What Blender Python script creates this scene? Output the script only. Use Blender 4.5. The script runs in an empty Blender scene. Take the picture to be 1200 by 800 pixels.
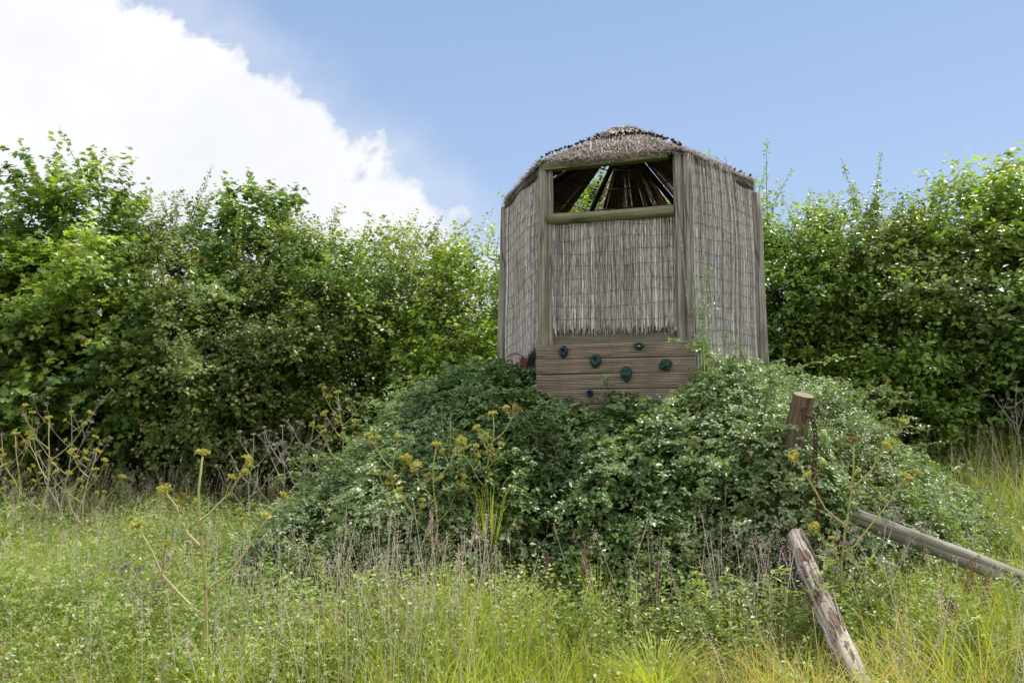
import bpy, math, random
import numpy as np
from mathutils import Vector, Matrix

RNG = np.random.default_rng(7)
random.seed(7)
scene = bpy.context.scene
C = scene.collection
R = math.radians

# ------------------------------------------------------------------ camera
CAM = np.array([0.0, 0.0, 1.65])
PITCH = R(6.34)
FPX = 900.0            # focal length in units of a 1200 wide picture
cd = bpy.data.cameras.new('camera')
cam = bpy.data.objects.new('camera', cd)
C.objects.link(cam)
cam.location = CAM
cam.rotation_euler = (R(90) + PITCH, 0, 0)
cd.sensor_width = 36
cd.lens = 36 * FPX / 1200
cd.clip_end = 3000
cd.clip_start = 0.05
scene.camera = cam
scene.view_settings.view_transform = 'Standard'
scene.render.engine = 'CYCLES'
scene.cycles.max_bounces = 5
scene.cycles.diffuse_bounces = 3
scene.cycles.glossy_bounces = 2
scene.cycles.transmission_bounces = 3
scene.cycles.caustics_reflective = False
scene.cycles.caustics_refractive = False
scene.cycles.use_adaptive_sampling = True
scene.cycles.adaptive_threshold = .03
scene.view_settings.look = 'None'
scene.view_settings.exposure = 0
scene.view_settings.gamma = 1

def spot(u, v, d):
    """world point seen at (u, v) of the 1200x800 photograph, d metres ahead"""
    t = (400 - v) / FPX
    den = math.cos(PITCH) - math.sin(PITCH) * t
    return np.array([(u - 600) / FPX / den * d, d, CAM[2] + (math.sin(PITCH) + math.cos(PITCH) * t) / den * d])

# ------------------------------------------------------------------ small maths
def sstep(a, b, x):
    t = np.clip((np.asarray(x, float) - a) / (b - a), 0, 1)
    return t * t * (3 - 2 * t)

_nr = np.random.default_rng(99)
_dirs = _nr.normal(size=(24, 3)); _dirs /= np.linalg.norm(_dirs, axis=1)[:, None]
_ph = _nr.uniform(0, 6.28, 24)
def wnoise(P, scale=1.0, seed=0):
    """smooth pseudo noise in about -1..1"""
    P = np.asarray(P, float)
    s = 0
    for i in range(8):
        k = (i + seed * 5) % 24
        f = scale * (1 + 0.37 * i)
        s = s + np.sin(P @ (_dirs[k] * f) + _ph[k] + 1.3 * np.sin(P @ (_dirs[(k + 7) % 24] * f * .6) + seed)) / (1 + .25 * i)
    return s / 3.2

TC = np.array([1.27, 8.45])          # centre of the tower
MC = np.array([1.05, 8.6])           # centre of the mound
_pr = [0, 1.4, 2.0, 2.5, 3.0, 3.5, 4.0, 4.5, 5.2]
_pz = [2.35, 2.33, 2.13, 1.9, 1.55, 1.1, .62, .2, -.4]
def base_ground(x, y):
    x = np.asarray(x, float); y = np.asarray(y, float)
    g = 1.25 * sstep(1.5, 8.5, x) * sstep(4.5, 12.5, y) + .22 * sstep(7, 13, y)
    g = g + .12 * sstep(3, 5, y) + .04 * np.sin(x * .9 + 1) * np.sin(y * .7) + .025 * np.sin(x * 2.3 + y * 1.7)
    g = g + 2.5 * sstep(30, 160, y) * (1 + .3 * np.sin(x * .01))
    return g
def thicket_top(x, y):
    x = np.asarray(x, float); y = np.asarray(y, float)
    dx = (x - MC[0]); dy = (y - MC[1])
    dxs = np.where(dx > 0, dx * 1.08, dx * 1.17)
    dys = np.where(dy < 0, dy * 1.0, dy)
    r = np.sqrt(dxs ** 2 + dys ** 2)
    r = r + 1.15 * sstep(2.55, 3.7, -dy) + .35 * sstep(1.2, 2.6, dx) * sstep(1.4, 3.0, -dy)
    z = np.interp(r, _pr, _pz)
    z = z - .43 * np.exp(-((x - .85) / .78) ** 4) * sstep(7.9, 7.3, y)
    z = z - .10 * np.exp(-((x + .25) / .5) ** 2) * sstep(8.8, 8.2, y)
    z = z + .58 * np.exp(-((x - 2.0) / .5) ** 2 - ((y - 5.6) / .3) ** 2)
    P = np.stack([x, y, 0 * x], -1)
    z = z + .20 * wnoise(P, 1.9, 1) * sstep(1.2, 2.2, r) + .12 * wnoise(P, 4.6, 2) * sstep(1.0, 1.8, r)
    return z
def H(x, y):
    g = base_ground(x, y)
    m = thicket_top(x, y) - .5
    k = .18
    d = np.clip((m - g) / k, -30, 30)
    return g + k * np.log1p(np.exp(d)) - k * math.log(2) * np.exp(-d * d) * 0

# ------------------------------------------------------------------ nodes / materials
def new_mat(name):
    m = bpy.data.materials.new(name)
    m.use_nodes = True
    nt = m.node_tree
    nt.nodes.clear()
    out = nt.nodes.new('ShaderNodeOutputMaterial')
    return m, nt, out
def N(nt, t, **kw):
    n = nt.nodes.new(t)
    for k, v in kw.items():
        if k in ('inp',):
            for a, b in v.items():
                n.inputs[a].default_value = b
        else:
            setattr(n, k, v)
    return n
def ramp(nt, fac, stops):
    n = nt.nodes.new('ShaderNodeValToRGB')
    e = n.color_ramp.elements
    e[0].position, e[0].color = stops[0][0], (*stops[0][1], 1)
    e[1].position, e[1].color = stops[-1][0], (*stops[-1][1], 1)
    for p, c in stops[1:-1]:
        q = e.new(p); q.color = (*c, 1)
    nt.links.new(fac, n.inputs[0])
    return n.outputs[0]
def mixc(nt, fac, a, b, mode='MIX'):
    n = nt.nodes.new('ShaderNodeMix'); n.data_type = 'RGBA'; n.blend_type = mode
    for i, s in ((0, fac), (6, a), (7, b)):
        if hasattr(s, 'is_linked') or isinstance(s, bpy.types.NodeSocket):
            nt.links.new(s, n.inputs[i])
        elif i == 0: n.inputs[0].default_value = s
        else: n.inputs[i].default_value = (*s, 1)
    return n.outputs[2]

def leaf_mat(name, dark, mid, young, dead, trans=.38, rough=.38, spec=.55, tcol=(1.35, 1.55, .6)):
    """face attribute tint: r = random 0..1, g = youth and painted sunlight 0..1, b = dead/brown 0..1"""
    m, nt, out = new_mat(name)
    L = nt.links
    at = N(nt, 'ShaderNodeAttribute', attribute_name='tint')
    sp = N(nt, 'ShaderNodeSeparateColor'); L.new(at.outputs['Color'], sp.inputs[0])
    col = ramp(nt, sp.outputs[0], [(0, dark), (.75, mid), (1, tuple(c * 1.25 for c in mid))])
    geo = N(nt, 'ShaderNodeTexCoord')
    nz = N(nt, 'ShaderNodeTexNoise', inp={'Scale': 1.3, 'Detail': 3})
    L.new(geo.outputs['Object'], nz.inputs['Vector'])
    v = N(nt, 'ShaderNodeMapRange', inp={1: .3, 2: .7, 3: .75, 4: 1.3}); L.new(nz.outputs[0], v.inputs[0])
    col = mixc(nt, sp.outputs[1], col, young)
    col = mixc(nt, sp.outputs[2], col, dead)
    hs = N(nt, 'ShaderNodeHueSaturation'); L.new(col, hs.inputs['Color']); L.new(v.outputs[0], hs.inputs['Value'])
    # paler underside
    gm = N(nt, 'ShaderNodeNewGeometry')
    col2 = mixc(nt, .25, hs.outputs[0], (.16, .2, .11))
    colf = mixc(nt, gm.outputs['Backfacing'], hs.outputs[0], col2)
    p = N(nt, 'ShaderNodeBsdfPrincipled', inp={'Roughness': rough, 'Specular IOR Level': spec})
    L.new(colf, p.inputs['Base Color'])
    tr = N(nt, 'ShaderNodeBsdfTranslucent')
    tc = mixc(nt, 1.0, hs.outputs[0], tcol, 'MULTIPLY')
    L.new(tc, tr.inputs['Color'])
    mx = N(nt, 'ShaderNodeMixShader'); mx.inputs[0].default_value = trans
    L.new(p.outputs[0], mx.inputs[1]); L.new(tr.outputs[0], mx.inputs[2])
    L.new(mx.outputs[0], out.inputs[0])
    return m

def wood_mat(name, c1, c2, c3, algae=(.10, .12, .04), aamt=.5, scale=(30, 30, 2.0), rough=.85, bump=.5, cracks=True):
    m, nt, out = new_mat(name)
    L = nt.links
    tc = N(nt, 'ShaderNodeTexCoord')
    mp = N(nt, 'ShaderNodeMapping'); mp.inputs['Scale'].default_value = scale
    L.new(tc.outputs['Object'], mp.inputs[0])
    n1 = N(nt, 'ShaderNodeTexNoise', inp={'Scale': 1.0, 'Detail': 8, 'Roughness': .65, 'Distortion': .4}); L.new(mp.outputs[0], n1.inputs['Vector'])
    col = ramp(nt, n1.outputs[0], [(.28, c1), (.5, c2), (.72, c3)])
    n2 = N(nt, 'ShaderNodeTexNoise', inp={'Scale': 4.5, 'Detail': 5, 'Roughness': .6}); L.new(tc.outputs['Object'], n2.inputs['Vector'])
    f = N(nt, 'ShaderNodeMapRange', inp={1: .45, 2: .68, 3: 0, 4: aamt}); L.new(n2.outputs[0], f.inputs[0])
    col = mixc(nt, f.outputs[0], col, algae)
    hgt = n1.outputs[0]
    if cracks:
        mp2 = N(nt, 'ShaderNodeMapping'); mp2.inputs['Scale'].default_value = tuple(s * .55 if s > 5 else s * .35 for s in scale)
        L.new(tc.outputs['Object'], mp2.inputs[0])
        n3 = N(nt, 'ShaderNodeTexVoronoi', feature='DISTANCE_TO_EDGE', inp={'Scale': 1.0, 'Randomness': 1}); L.new(mp2.outputs[0], n3.inputs['Vector'])
        f3 = N(nt, 'ShaderNodeMapRange', inp={1: 0, 2: .05, 3: .3, 4: 1}); L.new(n3.outputs[0], f3.inputs[0])
        col = mixc(nt, 1.0, col, f3.outputs[0], 'MULTIPLY')
    p = N(nt, 'ShaderNodeBsdfPrincipled', inp={'Roughness': rough, 'Specular IOR Level': .2})
    L.new(col, p.inputs['Base Color'])
    b = N(nt, 'ShaderNodeBump', inp={'Strength': bump, 'Distance': .01}); L.new(hgt, b.inputs['Height']); L.new(b.outputs[0], p.inputs['Normal'])
    L.new(p.outputs[0], out.inputs[0])
    return m

def groove_shade(m, pitch):  # paints dark bands standing in for shade between the ridges
    nt = m.node_tree; L = nt.links
    p = [n for n in nt.nodes if n.type == 'BSDF_PRINCIPLED'][0]
    src = p.inputs['Base Color'].links[0].from_socket
    tc = N(nt, 'ShaderNodeTexCoord'); sx = N(nt, 'ShaderNodeSeparateXYZ'); L.new(tc.outputs['Object'], sx.inputs[0])
    a = N(nt, 'ShaderNodeMath', operation='MULTIPLY'); a.inputs[1].default_value = 2 * math.pi / pitch; L.new(sx.outputs[2], a.inputs[0])
    b = N(nt, 'ShaderNodeMath', operation='SINE'); L.new(a.outputs[0], b.inputs[0])
    f = N(nt, 'ShaderNodeMapRange', inp={1: -.9, 2: .1, 3: .42, 4: 1}); L.new(b.outputs[0], f.inputs[0])
    c = mixc(nt, 1.0, src, f.outputs[0], 'MULTIPLY'); L.new(c, p.inputs['Base Color'])

def tint_mat(name, stops, rough=.8, spec=.2, trans=0, along=None, noise=0):
    """colour from tint.r through a ramp; used for reeds, thatch, grass stalks"""
    m, nt, out = new_mat(name)
    L = nt.links
    at = N(nt, 'ShaderNodeAttribute', attribute_name='tint')
    sp = N(nt, 'ShaderNodeSeparateColor'); L.new(at.outputs['Color'], sp.inputs[0])
    col = ramp(nt, sp.outputs[0], stops)
    if noise:
        tc = N(nt, 'ShaderNodeTexCoord')
        mp = N(nt, 'ShaderNodeMapping'); mp.inputs['Scale'].default_value = along or (1, 1, 1)
        L.new(tc.outputs['Object'], mp.inputs[0])
        nz = N(nt, 'ShaderNodeTexNoise', inp={'Scale': 1.0, 'Detail': 6, 'Roughness': .7}); L.new(mp.outputs[0], nz.inputs['Vector'])
        f = N(nt, 'ShaderNodeMapRange', inp={1: .3, 2: .7, 3: 1 - noise, 4: 1 + noise}); L.new(nz.outputs[0], f.inputs[0])
        hs = N(nt, 'ShaderNodeHueSaturation'); L.new(col, hs.inputs['Color']); L.new(f.outputs[0], hs.inputs['Value'])
        col = hs.outputs[0]
    p = N(nt, 'ShaderNodeBsdfPrincipled', inp={'Roughness': rough, 'Specular IOR Level': spec})
    L.new(col, p.inputs['Base Color'])
    if trans:
        tr = N(nt, 'ShaderNodeBsdfTranslucent'); L.new(col, tr.inputs['Color'])
        mx = N(nt, 'ShaderNodeMixShader'); mx.inputs[0].default_value = trans
        L.new(p.outputs[0], mx.inputs[1]); L.new(tr.outputs[0], mx.inputs[2])
        L.new(mx.outputs[0], out.inputs[0])
    else:
        L.new(p.outputs[0], out.inputs[0])
    return m

def plain_mat(name, c, rough=.6, spec=.3, metal=0, nscale=20, amt=.35, c2=None, bump=.2):
    m, nt, out = new_mat(name)
    L = nt.links
    tc = N(nt, 'ShaderNodeTexCoord')
    nz = N(nt, 'ShaderNodeTexNoise', inp={'Scale': nscale, 'Detail': 5, 'Roughness': .65}); L.new(tc.outputs['Object'], nz.inputs['Vector'])
    c2 = c2 or tuple(x * (1 - amt) for x in c)
    col = ramp(nt, nz.outputs[0], [(.3, c2), (.65, c)])
    p = N(nt, 'ShaderNodeBsdfPrincipled', inp={'Roughness': rough, 'Specular IOR Level': spec, 'Metallic': metal})
    L.new(col, p.inputs['Base Color'])
    b = N(nt, 'ShaderNodeBump', inp={'Strength': bump, 'Distance': .004}); L.new(nz.outputs[0], b.inputs['Height']); L.new(b.outputs[0], p.inputs['Normal'])
    L.new(p.outputs[0], out.inputs[0])
    return m

M = {}
M['maple'] = leaf_mat('field_maple_leaves', (.06, .12, .034), (.16, .25, .055), (.42, .50, .07), (0.384, 0.180, 0.064))
M['thorn'] = leaf_mat('hawthorn_leaves', (.085, .135, .042), (.21, .275, .08), (.42, .46, .10), (0.408, 0.198, 0.097), trans=.32)
M['ovate'] = leaf_mat('ovate_leaves', (.06, .125, .03), (.17, .27, .05), (.43, .51, .06), (0.360, 0.198, 0.064), trans=.38)
M['hazel'] = leaf_mat('broad_leaves', (.05, .115, .034), (.14, .24, .048), (.48, .56, .06), (0.384, 0.215, 0.064), trans=.36)
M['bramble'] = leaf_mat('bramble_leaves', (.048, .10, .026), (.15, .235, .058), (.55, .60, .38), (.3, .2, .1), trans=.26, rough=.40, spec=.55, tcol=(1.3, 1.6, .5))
M['herb'] = leaf_mat('herb_leaves', (.09, .15, .04), (.20, .29, .065), (.42, .48, .15), (.36, .26, .15), trans=.3, rough=.42)
M['dryleaf'] = leaf_mat('dry_leaves', (.2, .13, .05), (.36, .24, .09), (.4, .36, .12), (.34, .19, .08), trans=.3)
M['cane'] = tint_mat('bramble_cane', [(0, (.09, .05, .03)), (.5, (.12, .10, .04)), (1, (.2, .15, .09))])
M['grass'] = leaf_mat('grass_blades', (.12, .185, .035), (.37, .44, .07), (.58, .62, .09), (.68, .47, .25), trans=.4, rough=.5, spec=.35, tcol=(1.3, 1.4, .55))
M['seed'] = tint_mat('grass_seed_heads', [(0, (.44, .31, .28)), (.5, (.62, .51, .42)), (1, (.74, .67, .54))], trans=.3)
M['bark'] = wood_mat('bark', (.022, .017, .012), (.06, .048, .035), (.13, .11, .085), aamt=.4, scale=(18, 18, 4), bump=.8)
M['post'] = wood_mat('weathered_round_post', (.13, .11, .10), (.32, .285, .25), (.50, .46, .42), aamt=.35, scale=(34, 34, 1.6))
M['green_post'] = wood_mat('algae_covered_post', (.13, .12, .09), (.31, .285, .24), (.48, .45, .38), algae=(.19, .19, .10), aamt=.6, scale=(34, 34, 1.6))
M['rail'] = wood_mat('algae_covered_rail', (.10, .09, .06), (.23, .21, .14), (.34, .31, .22), algae=(.17, .17, .08), aamt=.8, scale=(1.8, 30, 30))
M['ply'] = wood_mat('dull_backing_board', (.10, .085, .07), (.19, .16, .135), (.27, .24, .2), scale=(1.5, 26, 40), cracks=False)
M['board'] = wood_mat('ridged_deck_board', (.14, .11, .085), (.35, .28, .215), (.51, .43, .345), algae=(.10, .10, .06), aamt=.35, scale=(1.5, 26, 40), cracks=False)
groove_shade(M['board'], .0148)
M['rafter'] = wood_mat('dark_rafter', (.03, .024, .02), (.08, .066, .052), (.15, .125, .10), aamt=.1, scale=(24, 24, 2))
M['log'] = wood_mat('peeling_log', (.16, .12, .095), (.40, .34, .29), (.62, .56, .50), algae=(.14, .10, .06), aamt=.55, scale=(26, 26, 2.2), bump=.9)
M['graylog'] = wood_mat('grey_rail_log', (.12, .105, .08), (.27, .25, .2), (.42, .4, .34), algae=(.10, .12, .04), aamt=.7, scale=(26, 26, 1.6), bump=.7)
M['brownpost'] = wood_mat('brown_leaning_post', (.07, .045, .03), (.17, .12, .085), (.28, .215, .16), algae=(.10, .09, .04), aamt=.4, scale=(30, 30, 1.8), bump=.9)
M['endgrain'] = plain_mat('post_end_grain', (.34, .29, .22), .9, .1, nscale=60)
M['darkwood'] = wood_mat('dark_stub_wood', (.02, .018, .018), (.05, .045, .045), (.09, .08, .08), aamt=.2)  # near-black wood tone for the short post stub
M['reed'] = tint_mat('reed_screen', [(0, (.20, .175, .155)), (.35, (.40, .365, .34)), (.7, (.57, .535, .505)), (1, (.84, .81, .78))], noise=.75, along=(90, 90, 11), rough=.75)
M['thatch'] = tint_mat('heather_thatch', [(0, (.10, .08, .07)), (.45, (.34, .285, .25)), (.8, (.57, .51, .46)), (1, (.76, .71, .66))], rough=.85, trans=.45)
M['thatchcap'] = tint_mat('pale_straw_cap', [(0, (.4, .34, .28)), (.5, (.6, .53, .45)), (1, (.75, .69, .6))], rough=.85)
M['thatchin'] = tint_mat('reed_lining', [(0, (.42, .31, .21)), (.5, (.62, .5, .37)), (1, (.78, .67, .53))], noise=.3, along=(40, 40, 5), rough=.85, trans=.6)
M['wire'] = plain_mat('dark_binding_wire', (.12, .10, .085), .6, .3)
M['hipknot'] = plain_mat('dark_hip_knots', (.035, .028, .035), .7, .3)
M['holdg'] = plain_mat('green_climbing_hold', (.022, .062, .06), .5, .4, nscale=35, amt=.5, bump=.6)
M['holdb'] = plain_mat('blue_climbing_hold', (.016, .032, .07), .45, .4, nscale=35, amt=.5, bump=.6)
M['steel'] = plain_mat('steel_bolt', (.62, .6, .56), .35, .5, metal=.8)
M['rust'] = plain_mat('rusty_chain', (.10, .055, .04), .8, .3, metal=.2, nscale=60)
M['redcloth'] = plain_mat('faded_red_cloth', (.34, .12, .11), .9, .1, nscale=25, c2=(.16, .04, .04))
M['umbel'] = tint_mat('umbel_seeds', [(0, (.2, .12, .05)), (.35, (.36, .29, .07)), (.7, (.52, .5, .09)), (1, (.68, .66, .16))], trans=.25)
M['umbelstem'] = tint_mat('umbel_stems', [(0, (.12, .17, .04)), (.5, (.32, .34, .10)), (1, (.48, .42, .17))], rough=.55, spec=.35)
M['deadstem'] = tint_mat('dead_stems', [(0, (.20, .16, .14)), (.5, (.34, .29, .255)), (1, (.5, .45, .41))], rough=.8)
M['dock'] = tint_mat('brown_seed_spike', [(0, (.12, .06, .04)), (.5, (.24, .14, .10)), (1, (.36, .25, .18))], rough=.8)
M['flower'] = plain_mat('pale_petals', (.75, .68, .68), .7, .2, nscale=30, amt=.1)

def ground_mat():
    m, nt, out = new_mat('meadow_soil')
    L = nt.links
    tc = N(nt, 'ShaderNodeTexCoord')
    n1 = N(nt, 'ShaderNodeTexNoise', inp={'Scale': .9, 'Detail': 8, 'Roughness': .65}); L.new(tc.outputs['Object'], n1.inputs['Vector'])
    n2 = N(nt, 'ShaderNodeTexNoise', inp={'Scale': 34, 'Detail': 6, 'Roughness': .7}); L.new(tc.outputs['Object'], n2.inputs['Vector'])
    a = ramp(nt, n2.outputs[0], [(.3, (.022, .026, .01)), (.52, (.055, .06, .022)), (.75, (.13, .115, .06))])
    b = ramp(nt, n2.outputs[0], [(.3, (.03, .04, .012)), (.52, (.085, .105, .03)), (.75, (.16, .17, .06))])
    col = mixc(nt, n1.outputs[0], a, b)
    sx = N(nt, 'ShaderNodeSeparateXYZ'); L.new(tc.outputs['Object'], sx.inputs[0])
    far = N(nt, 'ShaderNodeMapRange', inp={1: 17, 2: 26, 3: 0, 4: 1}); L.new(sx.outputs[1], far.inputs[0])
    col = mixc(nt, far.outputs[0], col, (.17, .2, .06))
    p = N(nt, 'ShaderNodeBsdfPrincipled', inp={'Roughness': .95, 'Specular IOR Level': .1})
    L.new(col, p.inputs['Base Color'])
    bp = N(nt, 'ShaderNodeBump', inp={'Strength': .8, 'Distance': .04}); L.new(n2.outputs[0], bp.inputs['Height']); L.new(bp.outputs[0], p.inputs['Normal'])
    L.new(p.outputs[0], out.inputs[0])
    return m
M['ground'] = ground_mat()

# ------------------------------------------------------------------ object helpers
def tag(o, label=None, cat=None, group=None, kind=None):
    if label: o['label'] = label
    if cat: o['category'] = cat
    if group: o['group'] = group
    if kind: o['kind'] = kind
    return o
def thing(name, loc, label, cat, group=None, rz=0):
    o = bpy.data.objects.new(name, None)
    o.empty_display_size = .1
    C.objects.link(o)
    o.location = loc; o.rotation_euler = (0, 0, rz)
    return tag(o, label, cat, group)
def copy_thing(src, loc, rz, label, scale=1.0):
    r = src.copy(); C.objects.link(r); r.location = loc; r.rotation_euler = (0, 0, rz); r.scale = (scale,) * 3
    r['label'] = label
    for ch in list(src.children):
        c = ch.copy(); C.objects.link(c); c.parent = r
        for g in ch.children:
            d = g.copy(); C.objects.link(d); d.parent = c
    return r

class Geo:
    """collects vertices / polygons / per face tint; link() makes ONE mesh object"""
    def __init__(s): s.V = []; s.L = []; s.T = []; s.K = []; s.n = 0; s.sm = []
    def add(s, V, polys, tint=None, smooth=False):
        V = np.asarray(V, float).reshape(-1, 3)
        s.V.append(V)
        for p in polys:
            s.L.append(np.asarray(p, np.int64) + s.n); s.T.append([len(p)])
        n = len(polys)
        t = np.zeros((n, 3)) + (.5, 0, 0) if tint is None else np.broadcast_to(np.asarray(tint, float), (n, 3))
        s.K.append(t); s.sm.append(np.full(n, smooth)); s.n += len(V)
    def add_arr(s, V, F, tint, smooth=False):
        """V (n,k,3), F list of index lists in 0..k-1, tint (n,3)"""
        n, k = V.shape[:2]
        s.V.append(V.reshape(-1, 3))
        tot = np.array([len(f) for f in F])
        flat = np.concatenate([np.asarray(f) for f in F])
        L = (flat[None, :] + (np.arange(n) * k)[:, None] + s.n).ravel()
        s.L.append(L); s.T.append(np.tile(tot, n)); s.K.append(np.repeat(tint, len(F), axis=0))
        s.sm.append(np.full(n * len(F), smooth)); s.n += n * k
    def link(s, name, mat, parent=None):
        me = bpy.data.meshes.new(name)
        V = np.concatenate(s.V).astype(np.float32)
        L = np.concatenate(s.L).astype(np.int32); T = np.concatenate([np.asarray(t) for t in s.T]).astype(np.int32)
        K = np.concatenate(s.K).astype(np.float32); SM = np.concatenate(s.sm)
        me.vertices.add(len(V)); me.vertices.foreach_set('co', V.ravel())
        me.loops.add(len(L)); me.loops.foreach_set('vertex_index', L)
        me.polygons.add(len(T)); st = np.concatenate([[0], np.cumsum(T)[:-1]]).astype(np.int32)
        me.polygons.foreach_set('loop_start', st)
        me.polygons.foreach_set('use_smooth', SM)
        me.update(calc_edges=True)
        a = me.attributes.new('tint', 'FLOAT_COLOR', 'FACE')
        a.data.foreach_set('color', np.concatenate([K, np.ones((len(K), 1), np.float32)], 1).ravel())
        me.materials.append(mat)
        o = bpy.data.objects.new(name, me); C.objects.link(o)
        if parent: o.parent = parent
        return o
    # --- shapes
    def tube(s, P, r, sides=8, tint=(.5, 0, 0), cap=True, smooth=True, wob=0):
        P = np.asarray(P, float); n = len(P)
        r = np.broadcast_to(np.asarray(r, float), (n,))
        T = np.gradient(P, axis=0); T /= np.linalg.norm(T, axis=1)[:, None] + 1e-9
        up = np.array([0, 0, 1.0]) if abs(T[0][2]) < .9 else np.array([1.0, 0, 0])
        A = np.cross(T, up); A /= np.linalg.norm(A, axis=1)[:, None] + 1e-9
        B = np.cross(T, A)
        th = np.arange(sides) / sides * 2 * math.pi
        rr = r[:, None] * np.ones(sides)
        if wob: rr = rr * (1 + wob * RNG.normal(size=(1, sides)) + wob * .6 * RNG.normal(size=(n, sides)))
        V = P[:, None] + (np.cos(th)[None, :, None] * A[:, None] + np.sin(th)[None, :, None] * B[:, None]) * rr[..., None]
        F = []
        for i in range(n - 1):
            for j in range(sides):
                k = (j + 1) % sides
                F.append((i * sides + j, i * sides + k, (i + 1) * sides + k, (i + 1) * sides + j))
        if cap:
            F.append(tuple(range(sides))[::-1]); F.append(tuple((n - 1) * sides + j for j in range(sides)))
        s.add(V, F, tint, smooth)
    def box(s, c, sx, sy, sz, Rm=None, tint=None, bev=0):
        hx, hy, hz = sx / 2, sy / 2, sz / 2
        V = np.array([[x, y, z] for x in (-hx, hx) for y in (-hy, hy) for z in (-hz, hz)])
        if Rm is not None: V = V @ np.asarray(Rm).T
        V = V + np.asarray(c)
        s.add(V, [(0, 1, 3, 2), (4, 6, 7, 5), (0, 4, 5, 1), (2, 3, 7, 6), (0, 2, 6, 4), (1, 5, 7, 3)], tint)

def frames(Nn, D):
    Z = Nn / (np.linalg.norm(Nn, axis=1)[:, None] + 1e-9)
    Y = D - Z * np.sum(D * Z, 1)[:, None]
    Y /= np.linalg.norm(Y, axis=1)[:, None] + 1e-9
    X = np.cross(Y, Z)
    return X, Y, Z
def leaves(geo, P, Nn, D, S, tpl, tint):
    TV, TF = tpl
    X, Y, Z = frames(Nn, D)
    V = P[:, None] + S[:, None, None] * (TV[None, :, 0, None] * X[:, None] + TV[None, :, 1, None] * Y[:, None] + TV[None, :, 2, None] * Z[:, None])
    geo.add_arr(V, TF, tint)

def tpl_sym(pts, fold=.25, droop=.12):
    """leaf from right-hand outline pts [(x,y)...] base to tip, folded along the midrib"""
    n = len(pts)
    R_ = [(x, y, fold * x - droop * y * y) for x, y in pts]
    L_ = [(-x, y, fold * x - droop * y * y) for x, y in pts]
    base = (0, 0, 0); tip = (0, 1, -droop)
    V = [base] + R_ + [tip] + L_[::-1]
    return np.array(V), [list(range(0, n + 2)), [0] + list(range(n + 1, 2 * n + 2))]
T_OVATE = tpl_sym([(.30, .3), (.30, .6)])
T_MAPLE = tpl_sym([(.12, .02), (.48, .08), (.34, .32), (.56, .62), (.24, .58), (.17, .82)], fold=.15, droop=.15)
T_THORN = tpl_sym([(.1, .2), (.42, .42), (.24, .55), (.34, .85), (.12, .82)], fold=.2, droop=.1)
T_NARROW = tpl_sym([(.11, .25), (.10, .65)], fold=.2, droop=.25)
def trifoliate():
    V = []; F = []
    for a, off in ((0, (0, .28)), (75, (.06, .12)), (-75, (-.06, .12))):
        tv, tf = tpl_sym([(.27, .22), (.36, .5), (.2, .8)], fold=.3, droop=.18)
        tv = tv * .62 if a else tv * .72
        c, s_ = math.cos(R(-a)), math.sin(R(-a))
        W = np.stack([tv[:, 0] * c - tv[:, 1] * s_ + off[0], tv[:, 0] * s_ + tv[:, 1] * c + off[1], tv[:, 2]], 1)
        b = len(V); V += W.tolist(); F += [[i + b for i in f] for f in tf]
    return np.array(V), F
T_BRAMBLE = trifoliate()

def unit(v): return v / (np.linalg.norm(v, axis=-1, keepdims=True) + 1e-9)

# ------------------------------------------------------------------ world, sun
SUN_EL, SUN_AZ = R(60), R(50)       # azimuth measured from +Y towards +X
sdir = np.array([math.sin(SUN_AZ) * math.cos(SUN_EL), math.cos(SUN_AZ) * math.cos(SUN_EL), math.sin(SUN_EL)])
w = bpy.data.worlds.new('World'); scene.world = w; w.use_nodes = True
nt = w.node_tree; nt.nodes.clear(); L = nt.links
wo = N(nt, 'ShaderNodeOutputWorld')
sky = N(nt, 'ShaderNodeTexSky', sky_type='NISHITA', sun_disc=False, sun_elevation=SUN_EL, sun_rotation=SUN_AZ, air_density=1.0, dust_density=.2, ozone_density=1.6)
bg = N(nt, 'ShaderNodeBackground'); bg.inputs[1].default_value = .12
SKYMUL = (1.45, 1.4, 1.35)
skc = mixc(nt, 1.0, sky.outputs[0], SKYMUL, 'MULTIPLY')
tc0 = N(nt, 'ShaderNodeTexCoord'); sz0 = N(nt, 'ShaderNodeSeparateXYZ'); L.new(tc0.outputs['Generated'], sz0.inputs[0])
haze = N(nt, 'ShaderNodeMapRange', inp={1: .12, 2: .5, 3: 0, 4: 1}); L.new(sz0.outputs[2], haze.inputs[0])
hz_ = mixc(nt, haze.outputs[0], (4.3, 5.4, 7.35), (2.95, 4.2, 6.75))
skc = mixc(nt, .75, skc, hz_)
tc = N(nt, 'ShaderNodeTexCoord')
sx = N(nt, 'ShaderNodeSeparateXYZ'); L.new(tc.outputs['Generated'], sx.inputs[0])
def mth(op, a, b=None, c=None):
    n = N(nt, 'ShaderNodeMath', operation=op)
    for i, s_ in enumerate((a, b, c)):
        if s_ is None: continue
        if isinstance(s_, bpy.types.NodeSocket): L.new(s_, n.inputs[i])
        else: n.inputs[i].default_value = s_
    return n.outputs[0]
yy = mth('MAXIMUM', mth('ABSOLUTE', sx.outputs[1]), .12)
qx = mth('DIVIDE', sx.outputs[0], yy); qz = mth('DIVIDE', sx.outputs[2], yy)
dist = mth('SUBTRACT', mth('SUBTRACT', .306, mth('MULTIPLY', mth('ADD', qx, .062), .765)), qz)
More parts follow.
